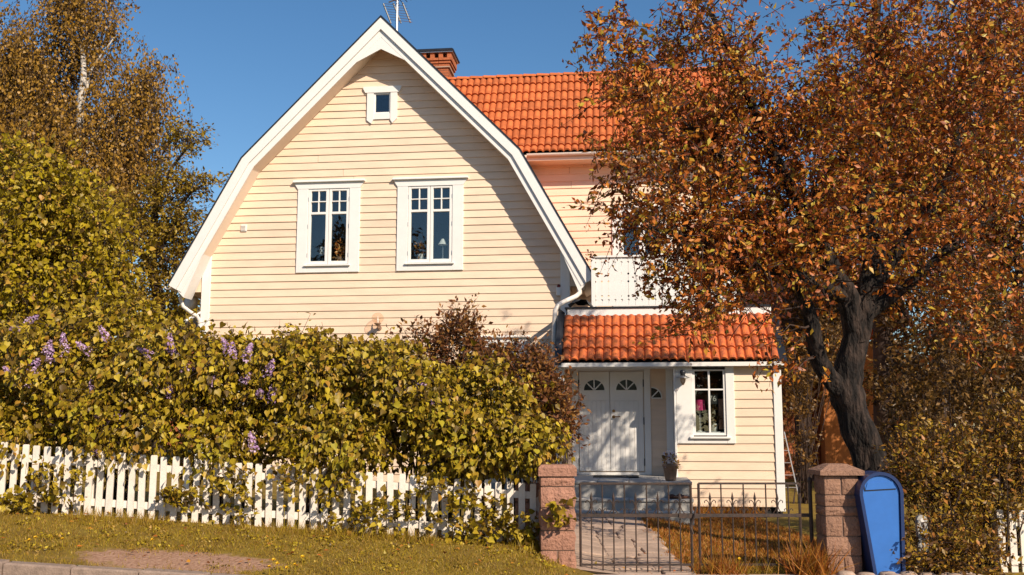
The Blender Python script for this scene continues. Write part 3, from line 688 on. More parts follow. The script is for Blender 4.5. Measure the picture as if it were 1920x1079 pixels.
for (l, r, k) in ((dl, dm - .003, 0), (dm + .003, dr, 1)):
    lf = MB(); n = 7; w = (r - l) / n; lf.box(l + .001, r - .001, DY - .018, DY + .02, dz0, dz1)
    door = lf.build('door_leaf', M['white'], house)
    for i in range(n): MB().bbox(l + i*w + .003, l + (i+1)*w - .003, DY - .028, DY - .018, dz0 + .004, at(1150, 752, DY).z, .004).build('plank', M['white'], door)
    MB().bbox(l + .003, r - .003, DY - .027, DY - .018, at(1150, 752, DY).z + .004, dz1 - .003, .004).build('top_panel', M['white'], door)
    fan(door, (l + r)/2 + (.0), at(1150, 732, DY).z, .205, DY - .027)
    hx = l - .012 if k == 0 else r - .006
    for q in (.09, .5, .88): MB().box(hx, hx + .018, DY - .06, DY - .02, dz0 + (dz1-dz0)*q - .07, dz0 + (dz1-dz0)*q + .07).build('hinge', M['metal_dark'], door)
    if k == 1:
        kx = l + .07; kz = at(1150, 782, DY).z
        h = MB(); h.tube([(kx, DY - .03, kz), (kx, DY - .08, kz), (kx + .02, DY - .085, kz), (kx + .13, DY - .085, kz + .005)], .011, 8)
        for zz, rr in ((kz, .032), (at(1150, 771, DY).z, .03)): h.tube([(kx, DY - .03, zz), (kx, DY - .042, zz)], rr, 12)
        h.build('handle', M['brass'], door, False)
fan(dwall, at(1221, 748, DY).x + .004, at(1221, 746, DY).z, .19, DY - .035, True)
MB().box(PXL + .05, PXR, PY - .05, DY + .1, PEZ - .03, PEZ + .0).build('porch_ceiling', M['white'], house)
MB().bbox(PXL - .03, PXR + .09, 19.60, 19.64, PEZ - .04, PEZ + .04, .005).build('fascia', M['white'], house)
# porch tiled roof
tmo = tile_mesh('roof_tile', M['tile_old']); PA = R_(44)
pr = MB(); ps = [(19.62, PEZ + .03), (19.62 + 1.42*math.cos(PA), PEZ + .03 + 1.42*math.sin(PA))]
xs = (PXL + .02, PXR + .12)
FY, FZ = ps[1]
pr.add([(xs[0], *ps[0]), (xs[1], *ps[0]), (xs[1], *ps[1]), (xs[0], *ps[1]), (xs[0], FY + .5, PEZ), (xs[1], FY + .5, PEZ)], [(0,1,2,3), (0,3,4), (1,5,2)])
proof = pr.build('porch_roof', M['metal_dark'], house)
tx0 = at(1056, 640, 20.0).x; ntp = int((PXR + .12 - tx0) / .313) + 1; twp = .313
for k in range(4):
    t = .0 + k * .345; lay_row(proof, tmo, tx0, ntp - 1, 19.60 + t*math.cos(PA), PEZ + .055 + t*math.sin(PA), PA, w=twp, seed=50 + k)
sv = MB(); sv.add([(tx0 - .14, 19.58, PEZ + .0), (tx0 - .01, 19.58, PEZ + .0), (tx0 - .01, 19.58, PEZ + .12), (tx0 - .14, 19.58, PEZ + .16), (tx0 - .14, FY + .1, FZ + .0), (tx0 - .01, FY + .1, FZ), (tx0 - .01, FY + .1, FZ + .12), (tx0 - .14, FY + .1, FZ + .22)],
   [(0,1,2,3),(7,6,5,4),(0,4,5,1),(1,5,6,2),(2,6,7,3),(3,7,4,0)]); sv.build('verge_flashing', M['metal_dark'], house)
# flat top of the porch = balcony floor, with white fascia and metal edge
bz0 = at(1200, 592, FY - .04).z; bz1 = at(1200, 576, FY - .04).z; bxl = at(1064, 584, FY).x; bxr = at(1445, 584, FY).x
MB().bbox(bxl, bxr, FY - .06, FY - .02, bz0, bz1 - .02, .006).build('fascia', M['white'], house)
MB().box(bxl - .05, bxr + .02, FY - .09, WY - .02, bz1 - .018, bz1 + .012).build('balcony_floor', M['metal_dark'], house)
MB().box(bxl - .02, bxr - .02, FY - .018, WY - .03, bz0 - .1, bz1 - .02).build('balcony_joists', M['metal_dark'], house)
# balcony railing: fretwork boards
RYB = FY + .22; rzt = at(1200, 479, RYB).z; rxl, rxr = at(1114, 520, RYB).x, WXR + .05
rail = MB().box(rxl - .02, rxr, RYB - .05, RYB + .05, rzt - .035, rzt).box(rxl, rxr, RYB + .012, RYB + .05, bz1 + .14, bz1 + .2).box(rxl, rxr, RYB + .012, RYB + .05, rzt - .2, rzt - .12).build('balcony_railing', M['white'], house)
def fret(w, z0, z1, notches):
    def edge(sg):
        pts = []
        for z in notches:
            zc = z0 + (z1 - z0)*z; r = .018
            pts += [(sg*(w/2), zc - r*1.3), (sg*(w/2 - r), zc - r*.7), (sg*(w/2 - r), zc + r*.7), (sg*(w/2), zc + r*1.3)]
        return pts
    return [(-w/2, z0)] + [(w/2, z0)] + edge(1) + [(w/2, z1), (-w/2, z1)] + edge(-1)[::-1]
bwid = .135; nb = int((rxr - rxl) / bwid)
fm = MB(); fm.prism(fret(bwid - .004, bz1 + .06, rzt - .036, [.12, .2, .5, .66, .9]), -.012, .010); fmesh = fm.mesh('railing_board', M['white'])
for i in range(nb): link('railing_board', fmesh, rail, (rxl + .09 + i*bwid, RYB, 0))
for xx in (rxl - .02, (rxl + rxr)/2, rxr - .03): MB().bbox(xx - .04, xx + .04, RYB - .03, RYB + .06, bz1 + .012, rzt - .036, .005).build('railing_post', M['white'], rail)
MB().box(rxl - .05, rxl + .03, RYB + .06, WY - .03, rzt - .2, rzt - .12).build('side_rail', M['white'], rail)
for i in range(10):
    o = link('railing_board', fmesh, rail, (rxl - .01, RYB + .14 + i*bwid, 0)); o.rotation_euler.z = math.pi/2
# dark crumpled plastic sheeting on the porch roof corner
rg = random.Random(8); ps_ = MB(); c0 = at(1092, 560, 20.75); n = 9
for j in range(6):
    for i in range(n):
        u, v = i/(n-1), j/5
        ps_.v.append((c0.x - .28 + .5*u + rg.uniform(-.02, .02), 20.6 + .35*v, bz1 + .02 + max(0, .16*math.sin(math.pi*u)*(1-.3*v) + rg.uniform(-.05, .05))))
for j in range(5):
    for i in range(n-1): ps_.f.append((j*n+i, j*n+i+1, (j+1)*n+i+1, (j+1)*n+i))
tag(ps_.build('plastic_sheet', M['metal_dark'], smooth=False), 'crumpled black plastic sheet on the porch roof under the downpipe', 'sheeting')

# ---- entrance landing and steps
steps = thing('entrance_steps', 'grey stone landing and steps before the white double door', 'steps')
sx0, sx1 = at(1062, 900, 18.0).x, at(1298, 903, 18.0).x
rg = random.Random(2)
for (y0, y1, zt, h) in ((18.0, PY + .02, FLZ, .27), (17.64, 18.02, .45, .18), (17.28, 17.66, .27, .2)):
    n = 4
    for i in range(n):
        a, b = sx0 + (sx1 - sx0)*i/n, sx0 + (sx1 - sx0)*(i+1)/n
        MB().bbox(a + .004, b - .004, y0 - .03, y1, zt - .05, zt + rg.uniform(-.003, .003), .012).build('tread_slab', M['grey_stone'], steps)
    MB().box(sx0 + .02, sx1 - .02, y0, y1 - .01, zt - h - .05, zt - .052).build('riser', M['grey_stone'], steps)
MB().box(rx0, rx1 - .02, PY + .02, DY + .03, FLZ - .2, FLZ - .004).build('threshold_floor', M['grey_stone'], steps)

# ================================================================== BOUNDARY: fence, pillars, gate
def fence_z(s): return ground_z(s, 11.9)
def pick_fence(s0, s1, label, seed, top=None, h=0.75):
    f = thing('picket_fence', label, 'fence', sd_((s0+s1)/2, 11.9, fence_z((s0+s1)/2)))
    base = f.location.copy(); rg = random.Random(seed); s = s0; inv = Matrix.Translation(-base)
    def put(mb, name, m): 
        mb.v = [tuple(Vector(v) - base) for v in mb.v]; return mb.build(name, m, f)
    while s < s1:
        w = .072 + rg.uniform(-.003, .003); zt = (top(s) if top else fence_z(s) + h) + rg.uniform(-.012, .012); lean = rg.uniform(-.014, .014)
        zb = fence_z(s) - .02; mb = MB(); p = []
        for z, l in ((zb, 0), (zt - .015, lean), (zt, lean)):
            e = .008 if z == zt else 0
            for ds, dd_ in ((-w/2 + e, 0), (w/2 - e, 0), (w/2 - e, .02), (-w/2 + e, .02)): p.append(sd_(s + ds + l, 11.86 + dd_, z))
        mb.add(p, [(8,9,10,11)] + [(k+j, k+(j+1)%4, k+4+(j+1)%4, k+4+j) for k in (0,4) for j in range(4)])
        put(mb, 'picket', M['picket']); s += .1235 + rg.uniform(-.006, .006)
    n = max(1, int((s1 - s0)/2)); 
    for q in (.20, .80):
        for i in range(n):
            a, b = s0 + (s1-s0)*i/n - .03, s0 + (s1-s0)*(i+1)/n - .04; mb = MB(); p = []
            for sx in (a, b):
                zb = fence_z(sx); zt = top(sx) if top else zb + h; zc = zb + (zt - zb)*q
                for dd_, dz in ((11.884, -.04), (11.92, -.04), (11.92, .04), (11.884, .04)): p.append(sd_(sx, dd_, zc + dz))
            mb.add(p, [(0,1,2,3),(7,6,5,4)] + [(j, j+4, (j+1)%4+4, (j+1)%4) for j in range(4)]); put(mb, 'rail', M['picket'])
    for i in range(n + 1):
        a = s0 + (s1-s0)*i/n; zb = fence_z(a); mb = MB(); p = []
        for z in (zb - .05, zb + h*.85):
            for ds, dd_ in ((-.045, 11.925), (.045, 11.925), (.045, 12.01), (-.045, 12.01)): p.append(sd_(a + ds, dd_, z))
        mb.add(p, [(4,5,6,7)] + [(j, (j+1)%4, (j+1)%4+4, j+4) for j in range(4)]); put(mb, 'post', M['picket'])
    return f
def ftop(s):                              # top line read off the photograph
    xs = [(-8, 1.60), (-5.95, 1.475), (-2.85, 1.215), (0, 1.02), (.4, 1.0)]
    for (a, za), (b, zb) in zip(xs, xs[1:]):
        if s <= b: return za + (zb - za)*(s - a)/(b - a)
    return 1.0
pick_fence(-7.4, 0.30, 'white picket fence under the lilac hedge, left of the gate', 1, ftop)
pick_fence(5.55, 10.5, 'white picket fence buried in the shrubs right of the blue box', 2, None, .68)

def rough_block(w, h, dpt, rg, m, nx=5, nz=3):
    mb = MB(); v = []
    for j in range(nz + 1):
        for i in range(nx + 1):
            e = i in (0, nx) or j in (0, nz); v.append((w*i/nx, 0 if e else -rg.uniform(.004, .022), h*j/nz))
    mb.v = v[:]; k = nx + 1
    for j in range(nz):
        for i in range(nx): mb.f.append((j*k+i, j*k+i+1, (j+1)*k+i+1, (j+1)*k+i))
    b = len(mb.v); mb.v += [(0,0,0),(w,0,0),(w,0,h),(0,0,h),(0,dpt,0),(w,dpt,0),(w,dpt,h),(0,dpt,h)]
    mb.f += [(b+0,b+4,b+5,b+1),(b+1,b+5,b+6,b+2),(b+2,b+6,b+7,b+3),(b+3,b+7,b+4,b+0)]
    return mb
def pillar(px0, px1, d0, zb, zt, label, m, seed, courses, flat=False):
    s0, s1 = (px0 - 960)*d0/1920, (px1 - 960)*d0/1920; wd = s1 - s0
    base = sd_((s0+s1)/2, d0 + wd/2, zb); p = thing('gate_pillar', label, 'pillar', base); p.rotation_euler.z = YAW
    rg = random.Random(seed)
    MB().box(-wd/2 + .012, wd/2 - .012, -wd/2 + .012, wd/2 - .012, -.15, zt - zb - .1).build('core', M['joint'], p)
    H = zt - zb - .12; tot = sum(c[0] for c in courses); z = 0
    for c, split in courses:
        h = H * c / tot
        for (rot, depth) in ((0, .05), (math.pi/2, .05), (math.pi, .05), (-math.pi/2, .05)):
            parts = [(0, wd/2 - .012), (wd/2 + .004, wd/2 - .004)] if split else [(0, wd)]
            for (x, w) in parts:
                o = rough_block(w - .006, h - .014, .03, rg, m).build('block', m, p)
                o.rotation_euler.z = rot; loc = Vector((-wd/2 + x + .003, -wd/2 + .0, z)); loc.rotate(Matrix.Rotation(rot, 3, 'Z')); o.location = loc
        z += h
    t = zt - zb; e = wd/2 + .055; e2 = wd/2 + .03 if flat else wd/2 - .09
    cap = MB(); P = []
    for (ee, z) in ((e - .03*flat, t - .12), (e - .03*flat, t - .03 if flat else t - .07), (e2 - .03*flat, t)):
        P += [(-ee, -ee, z), (ee, -ee, z), (ee, ee, z), (-ee, ee, z)]
    cap.add(P, [(3,2,1,0), (8,9,10,11)] + [(k+j, k+(j+1)%4, k+4+(j+1)%4, k+4+j) for k in (0,4) for j in range(4)]); cap.build('cap', m, p)
    return p
pillar(1013, 1075, 11.45, .06, 1.225, 'pinkish rough block gate pillar on the left, vine leaves hanging by it', M['block'], 4, [(1.2, 1), (1, 0), (1.15, 1), (1.1, 0), (.5, 0)], True)
pillar(1536, 1599, 11.45, .03, 1.235, 'brown rough block gate pillar on the right, beside the blue box', M['block_b'], 6, [(1.1, 1), (1, 0), (1.05, 1), (.5, 0), (.6, 0), (1, 1)])
# low block return between fence and left pillar
lw_ = thing('low_block_wall', 'short piece of low block wall between picket fence and left pillar', 'wall', sd_(0.19, 12.03, .1)); lw_.rotation_euler.z = YAW
rg = random.Random(12)
for j in range(4):
    for i in range(2 if j % 2 else 1):
        n = 2 if j % 2 else 1; w = .30 / n
        o = rough_block(w - .01, .205, .18, rg, M['block'], 4, 3).build('block', M['block'], lw_); o.location = (-.15 + i*w, -.1, .05 + j*.215)
MB().box(-.14, .14, -.06, .1, 0, .9).build('core', M['joint'], lw_)

# gate leaves
GD = 11.66
def gate_leaf(px0, px1, label, tall_first, n, latch):
    s0, s1 = (px0 - 960)*GD/1920, (px1 - 960)*GD/1920; base = sd_(s0, GD, .03)
    g = thing('iron_gate_leaf', label, 'gate', base); g.rotation_euler.z = YAW; L_ = s1 - s0
    zt, zm, zs, zl = .985, .635, .86, .10
    MB().box(0, L_, -.011, .011, zt - .011, zt + .011).build('top_rail', M['iron'], g)
    MB().box(0, L_, -.016, .016, zm - .018, zm + .018).build('middle_rail', M['iron'], g)
    MB().box(0, L_, -.011, .011, zl - .011, zl + .011).build('bottom_rail', M['iron'], g)
    for i in range(n + 1):
        x = L_*i/n; end = i in (0, n); tall = end or ((i % 2 == 0) == tall_first)
        r = .016 if end else .0085; bar = MB()
        bar.tube([(x, 0, -.0 if end else .02), (x, 0, zt if tall else zs - .06)], r, 6)
        if not tall: bar.tube([(x, 0, zs - .065), (x, 0, zs - .04), (x, 0, zs + .03)], [.0085, .017, .002], 6)
        bar.build('bar', M['iron'], g)
        if end: continue
        sc = MB()
        for sg in (-1, 1):
            if not tall:                  # lyre scroll: crossed feet and curled arms
                pts = [(x + sg*.05, 0, zm + .02), (x + sg*.02, 0, zm + .06), (x + sg*.008, 0, zm + .10), (x + sg*.018, 0, zm + .145), (x + sg*.042, 0, zm + .168), (x + sg*.062, 0, zm + .155), (x + sg*.06, 0, zm + .135)]
            else:
                pts = [(x + sg*.006, 0, zm + .02), (x + sg*.012, 0, zm + .055), (x + sg*.03, 0, zm + .075), (x + sg*.046, 0, zm + .066), (x + sg*.046, 0, zm + .05)]
            sc.tube(pts, .0055, 5)
        sc.build('scroll', M['iron'], g)
    if latch:
        MB().box(L_ - .14, L_ + .09, -.03, .02, zm - .03, zm + .02).build('latch', M['iron'], g)
        MB().tube([(L_ + .05, -.03, zm + .1), (L_ + .03, -.05, zm), (L_ - .02, -.05, zm - .12), (L_ + .01, -.05, zm - .2)], .012, 6).build('latch_handle', M['iron'], g)
    return g
gate_leaf(1085.5, 1289, 'left iron gate leaf with scrolls and spears, before the path', True, 10, True)
gate_leaf(1303.7, 1489, 'right iron gate leaf with scrolls and spears, before the lawn', True, 9, False)
gp = thing('gate_post', 'thin black iron post beside the right pillar', 'post', sd_((1509 - 960)*11.75/1920, 11.75, .02))
MB().tube([(0,0,0), (0,0,1.02)], .022, 8).build('shaft', M['iron'], gp); MB().lathe([(.03,1.0),(.034,1.03),(.015,1.06)], (0,0,0), 8).build('finial', M['iron'], gp)
MB().box(-.16, 0, -.012, .012, .62, .66).build('hinge_arm', M['iron'], gp).rotation_euler.z = YAW

# blue letter box
bc = sd_((1647 - 960)*11.3/1920, 11.3, .05); bx = thing('letter_box', 'tall blue tapered letter box with a rounded top and slot flap', 'letter box', bc); bx.rotation_euler = (0, R_(-3.2), YAW)
def capsule(w0, w1, h, inset, n=14):
    r = w1/2 - inset; pts = [(-w0/2 + inset, inset*.3), (w0/2 - inset, inset*.3)]
    zc = h - w1/2
    return pts + [(r*math.cos(math.pi*i/n), zc + r*math.sin(math.pi*i/n)) for i in range(n+1)]
H_ = 1.11
MB().prism(capsule(.335, .475, H_, 0), 0.0, .34).build('body', M['blue_dark'], bx)
rimo = capsule(.335, .475, H_, 0); rimi = capsule(.335, .475, H_, .035); rim = MB(); nn = len(rimo)
for i in range(1, nn):
    j = (i + 1) % nn; rim.prism([rimo[i], rimo[j], rimi[j], rimi[i]][::1], -.035, .0)
rim.build('rim', M['blue_dark'], bx)
MB().prism(capsule(.33, .47, H_, .04), -.012, .0).build('front_panel', M['blue'], bx)
fl = MB(); fl.prism([(-.165, .925), (.165, .925), (.135, 1.0), (-.135, 1.0)], -.02, -.0125); fl.build('slot_flap', M['blue'], bx)
MB().box(-.165, .165, -.0165, -.0125, .912, .924).build('slot', M['black'], bx)
MB().box(-.178, -.168, -.0165, -.0125, .912, .985).build('slot', M['black'], bx)
MB().box(-.06, .06, .1, .22, -.08, .04).build('foot', M['metal_dark'], bx)
gpst = thing('fence_post', 'dark green post between the right pillar and the blue box', 'post', sd_((1604 - 960)*11.7/1920, 11.7, .02))
MB().box(-.022, .022, -.022, .022, -.05, .5).build('shaft', M['metal_dark'], gpst); MB().box(-.026, .026, -.026, .026, .5, .515).build('post_cap', M['metal_dark'], gpst)
mk = thing('marker_stone', 'small grey rounded marker half hidden right of the blue box', 'marker', sd_((1711 - 960)*11.6/1920, 11.6, .0))
MB().prism([(-.055, -.05), (.055, -.05), (.055, .6)] + [(.055*math.cos(math.pi*i/8), .62 + .055*math.sin(math.pi*i/8)) for i in range(9)] + [(-.055, .6)], -.04, .04).build('slab', M['grey_stone'], mk)
MB().tube([(0, -.045, .62), (0, -.038, .62)], .022, 10).build('reflector', M['whitepot'], mk)

# ================================================================== SMALL THINGS ON THE HOUSE
# globe lamp on the gable
M['bronze'] = mat('bronze_paint', (0.34, 0.21, 0.14), 0.5, var=(12, .2))
lc = at(709, 597, GY - .17)
gl = thing('globe_wall_lamp', 'glass globe wall lamp with pull cord on the gable boards', 'lamp', (lc.x, GY - .03, lc.z - .16))
M['globe'] = glassmat('globe_glass', .03, (0.97, 0.90, 0.84))
prof = [(.13*math.sin(math.pi*i/12), .16 - .115*math.cos(math.pi*i/12)) for i in range(1, 12)]
MB().lathe(prof, (0, -.17, 0), 20).build('globe', M['globe'], gl, True)
MB().lathe([(.012, .05), (.02, .06), (.02, .12), (.012, .15), (.008, .2)], (0, -.17, 0), 8).build('bulb', M['whitepot'], gl)
MB().lathe([(.03, 0), (.075, .035), (.08, .045), (.05, .05)], (0, -.17, 0), 14).build('holder', M['bronze'], gl)
MB().tube([(0, -.17, .0), (0, -.17, -.03), (0, -.10, -.05), (0, 0, -.04)], .014, 8).build('arm', M['bronze'], gl)
MB().tube([(0, .0, -.04), (0, -.02, -.04)], .05, 12).build('wall_plate', M['bronze'], gl)
MB().tube([(.05, -.17, .03), (.05, -.17, -.1)], .003, 4).build('pull_cord', M['metal_dark'], gl)
# alarm siren by the right corner board
ac = at(1048, 545, GY); al = thing('alarm_box', 'white alarm box with red dome beside the gable corner board', 'alarm', (ac.x, GY - .03, ac.z))
MB().bbox(-.05, .05, -.06, 0, -.12, .06, .01).build('box', M['white'], al); MB().lathe([(.035, .06), (.035, .09), (.025, .115), (.008, .125)], (0, -.03, 0), 12).build('dome', M['flower_dark'] if 'flower_dark' in M else mat('red_dome', (.18, .015, .01), .3, var=(5, .1)), al, True)
# TV aerial
an0 = at(744, 60, 22.6); ar = thing('roof_aerial', 'grey metal TV aerial on a mast above the gable roof', 'aerial', (an0.x, 22.6, an0.z - .6))
MB().tube([(0,0,0), (0,0,1.75)], .022, 8).build('mast', M['galv'], ar)
MB().tube([(-.15, .05, 1.35), (.55, -.12, 1.5)], .012, 6).build('boom', M['galv'], ar)
for i in range(9):
    t = i/8; x, y, z = -.05 + .55*t, .03 - .14*t, 1.37 + .12*t
    MB().tube([(x - .03, y - .2 + .05*t, z), (x + .03, y + .2 - .05*t, z)], .006, 5).build('director', M['metal_dark'], ar)
for sx in (-.16, .0, .15):
    MB().tube([(sx - .06, -.02, 1.30), (sx + .06, .02, .98)], .013, 6).build('reflector_frame', M['metal_dark'], ar)
for i in range(7):
    z = 1.28 - i*.045; x = -.055 + i*.017; MB().tube([(x - .16, 0, z + .03), (x + .2, 0, z - .03)], .004, 4).build('reflector_rod', M['galv'], ar)
for k, (x, z) in enumerate(((.1, 1.42), (.2, 1.5), (.05, 1.55), (.28, 1.58))): MB().box(x - .05, x + .05, -.06, .05, z - .035, z + .035).build('junction_box', M['metal_dark'], ar)
MB().tube([(0, 0, 1.55), (.18, .0, 1.6), (.32, -.03, 1.66)], .014, 6).build('boom', M['metal_dark'], ar)
ar.scale = (1.5, 1.5, 1.5); ar.location.z = an0.z - 1.25
# porch lantern
pl = at(1280, 700, PY - .12); ln = thing('porch_lantern', 'dark lantern with a wide shade beside the porch window', 'lamp', (pl.x, PY - .055, pl.z))
MB().tube([(0, 0, .0), (0, -.05, .05), (0, -.12, .05), (0, -.13, .02)], .012, 8).build('arm', M['metal_dark'], ln)
MB().lathe([(.02, .06), (.05, .04), (.055, .0), (.04, -.03), (.05, -.05)], (0, -.13, 0), 14).build('cap', M['metal_dark'], ln, True)
MB().lathe([(.045, -.05), (.125, -.085), (.128, -.095), (.05, -.09)], (0, -.13, 0), 18).build('shade', M['galv'], ln, True)
MB().lathe([(.035, -.09), (.045, -.12), (.04, -.18), (.015, -.21)], (0, -.13, 0), 12).build('glass', M['globe'], ln, True)
for i in range(4):
    a = i*math.pi/2 + .4; MB().tube([(.045*math.cos(a), -.13 + .045*math.sin(a), -.09), (.05*math.cos(a), -.13 + .05*math.sin(a), -.15), (.01*math.cos(a), -.13 + .01*math.sin(a), -.225)], .005, 5).build('cage_bar', M['brass'], ln)
MB().box(-.04, .04, -.012, 0, -.06, .06).build('wall_plate', M['metal_dark'], ln)
# doormat, shoes, flower pot, ladder
dmx = at(1155, 890, 19.4).x
MB().bbox(-.42, .42, -.28, .28, 0, .018).build('doormat', M['black'], None, loc=(dmx, 19.55, FLZ + .004))
tag(bpy.data.objects['doormat'], 'dark doormat on the landing before the double door', 'doormat')
sh0 = at(1275, 918, 17.8)
for k, (dx, ry) in enumerate(((-.07, .3), (.06, .5))):
    s_ = MB(); L2 = .13
    prof = [(-L2, .035, .055), (-L2*.5, .04, .075), (0, .042, .05), (L2*.6, .05, .04), (L2, .02, .02)]
    for x, w, h in prof: s_.v += [(x, -w, 0), (x, w, 0), (x, w*.7, h), (x, -w*.7, h)]
    for i in range(len(prof)-1):
        for j in range(4): s_.f.append((i*4+j, i*4+(j+1)%4, (i+1)*4+(j+1)%4, (i+1)*4+j))
    s_.f += [(3,2,1,0), (16,17,18,19)]
    o = s_.build('shoe', mat('brown_leather', (.10, .035, .015), .5, var=(20, .4)) if k == 0 else bpy.data.materials['brown_leather'], None, True, (sh0.x + dx, 17.8 + dx*.5, .45 + .004))
    o.rotation_euler.z = ry; tag(o, 'brown leather shoe on the step, the left one of the pair' if k == 0 else 'brown leather shoe on the step, the right one of the pair', 'shoe', 'shoes on the step')
fp = at(1258, 900, 18.2); pot = thing('flower_pot', 'clay pot of lilac-blue flowers standing at the right edge of the landing', 'flower pot', (fp.x, 18.35, FLZ + .004))
MB().lathe([(.085, 0), (.095, .02), (.125, .24), (.14, .245), (.14, .29), (.12, .29), (.11, .25)], (0,0,0), 20).build('pot', M['pot'], pot, True)
MB().lathe([(.0, .255), (.115, .255)], (0,0,0), 16, False).build('soil', M['black'], pot)
lad = thing('ladder', 'pale metal ladder leaning behind the porch corner', 'ladder', at(1480, 905, 20.6))
lx = [at(1472, 815, 20.4), at(1498, 908, 20.2)]; lb = lad.location.copy()
for q in (0, -.35):
    MB().tube([lx[0] - lb + Vector((q, .1, .05)), lx[1] - lb + Vector((q, 0, -.3))], .011, 6).build('stile', M['galv'], lad)
for t in (.1, .28, .46, .64, .82):
    p = (lx[0] + Vector((0, .1, .05))).lerp(lx[1] + Vector((0, 0, -.3)), t) - lb; MB().tube([p, p + Vector((-.35, 0, 0))], .008, 6).build('rung', M['galv'], lad)
# things behind the window panes
def pottery(name, label, c, r, h, m): 
    t = thing(name, label, 'plant' if 'plant' in name else 'lamp', c); MB().lathe([(r*.7, 0), (r, h), (r*.9, h), (r*.8, h*.9)], (0,0,0), 14).build('pot', m, t, True); return t
def at_in(o, fx, Y): return Vector((o[0] + (o[1] - o[0])*fx, Y, o[2] + .091))
c = at_in(o1, .33, GY + .14); t = thing('table_lamp', 'lamp with patterned white shade in the left upper gable window', 'lamp', c)
MB().lathe([(.05, 0), (.05, .015), (.008, .03), (.008, .2)], (0,0,0), 10).build('stand', M['brass'], t); MB().lathe([(.075, .16), (.075, .32)], (0,0,0), 18, False).build('shade', M['whitepot'], t)
for k in range(3):
    for q in range(6):
        a = q*math.pi/3 - math.pi*.5 + (k % 2)*.5; MB().box(-.012, .012, -.004, .004, -.014, .014).build('shade_hole', M['black'], t, loc=(.077*math.cos(a), .077*math.sin(a), .19 + k*.045)).rotation_euler.z = a + math.pi/2
pl1 = pottery('window_plant', 'orange flowering plant in the left upper gable window', at_in(o1, .74, GY + .14), .07, .1, M['pot'])
pl2 = pottery('window_plant', 'reddish plant in a white pot in the right upper gable window', at_in(o2, .27, GY + .14), .075, .12, M['whitepot'])
c = at_in(o2, .76, GY + .14); t = thing('table_lamp', 'lamp with pale cone shade in the right upper gable window', 'lamp', c)
MB().lathe([(.06, 0), (.06, .015), (.014, .03), (.012, .15), (.014, .34)], (0,0,0), 10).build('stand', M['galv'], t); MB().lathe([(.11, .32), (.03, .45)], (0,0,0), 18, False).build('shade', M['whitepot'], t)
c = Vector((PWIN[0] + (PWIN[1]-PWIN[0])*.23, PY + .16, PWIN[2] + .001)); t = thing('table_lamp', 'lamp with pink shade and twisted white stem in the porch window', 'lamp', c)
MB().lathe([(.06, 0), (.055, .015), (.02, .03)] + [(.016 + .007*(i % 2), .05 + i*.028) for i in range(13)], (0,0,0), 10).build('stand', M['whitepot'], t); MB().lathe([(.10, .40), (.085, .60)], (0,0,0), 18, False).build('shade', M['pink'], t)
pl3 = pottery('window_plant', 'dark leafy plant in a white pot in the porch window', Vector((PWIN[0] + (PWIN[1]-PWIN[0])*.66, PY + .17, PWIN[2] + .001)), .07, .15, M['whitepot'])
cur = MB(); 
for i in range(10):
    x = PWIN[1] - .02 - .012*i
    cur.v += [(x, PY + .1 + .012*(i % 2), PWIN[2] + .05), (x, PY + .1 + .012*(i % 2), PWIN[2] + .62)]
for i in range(9): cur.f.append((2*i, 2*i+2, 2*i+3, 2*i+1))
tag(cur.build('curtain', mat('peach_cloth', (.6, .35, .25), .8, var=(8, .1))), 'narrow peach curtain at the right side of the porch window', 'curtain')
# number plate hanging inside the porch window
np_ = at(1336, 748, PY + .09); sg = thing('number_sign', 'dark sign with the pale number 76 behind the porch window', 'sign', np_)
MB().box(-.1, .1, 0, .01, -.1, .09).build('plate', mat('dark_sign', (.03, .03, .03), .5, var=(5, .1)), sg)
cu = bpy.data.curves.new('digits', 'FONT'); cu.body = '76'; cu.size = .15; cu.align_x = 'CENTER'; cu.align_y = 'CENTER'; cu.extrude = .001
to = bpy.data.objects.new('digits', cu); col.objects.link(to)
dg = bpy.context.evaluated_depsgraph_get(); me = bpy.data.meshes.new_from_object(to.evaluated_get(dg)); bpy.data.objects.remove(to)
me.materials.append(mat('pale_digits', (.5, .48, .44), .6, var=(5, .05))); o = link('digits', me, sg, (0, -.003, 0)); o.rotation_euler = (math.pi/2, 0, 0)
# satellite dish under the left eave
ds = at(357, 568, 22.2); dish = thing('satellite_dish', 'round white dish behind the swan neck downpipe at the left eave', 'satellite dish', ds)
MB().lathe([(.0, .05), (.1, .035), (.19, 0), (.2, 0), (.1, .05), (0, .065)], (0,0,0), 18).build('reflector', M['white'], dish, True).rotation_euler = (R_(75), 0, R_(-10))
MB().tube([(0, .05, 0), (.2, .2, -.05), (.45, .2, -.05)], .015, 6).build('bracket', M['galv'], dish)

# ================================================================== PLANTS
def tri_mesh(name, V, F, m):
    me = bpy.data.meshes.new(name); nv, nf = len(V), len(F)
    me.vertices.add(nv); me.vertices.foreach_set('co', np.ascontiguousarray(V, dtype=np.float32).ravel())
    me.loops.add(nf*3); me.loops.foreach_set('vertex_index', np.ascontiguousarray(F, dtype=np.int32).ravel())
    me.polygons.add(nf); me.polygons.foreach_set('loop_start', np.arange(0, nf*3, 3, dtype=np.int32))
    try: me.polygons.foreach_set('loop_total', np.full(nf, 3, dtype=np.int32))
    except Exception: pass
    me.update(calc_edges=True); me.materials.append(m); return me
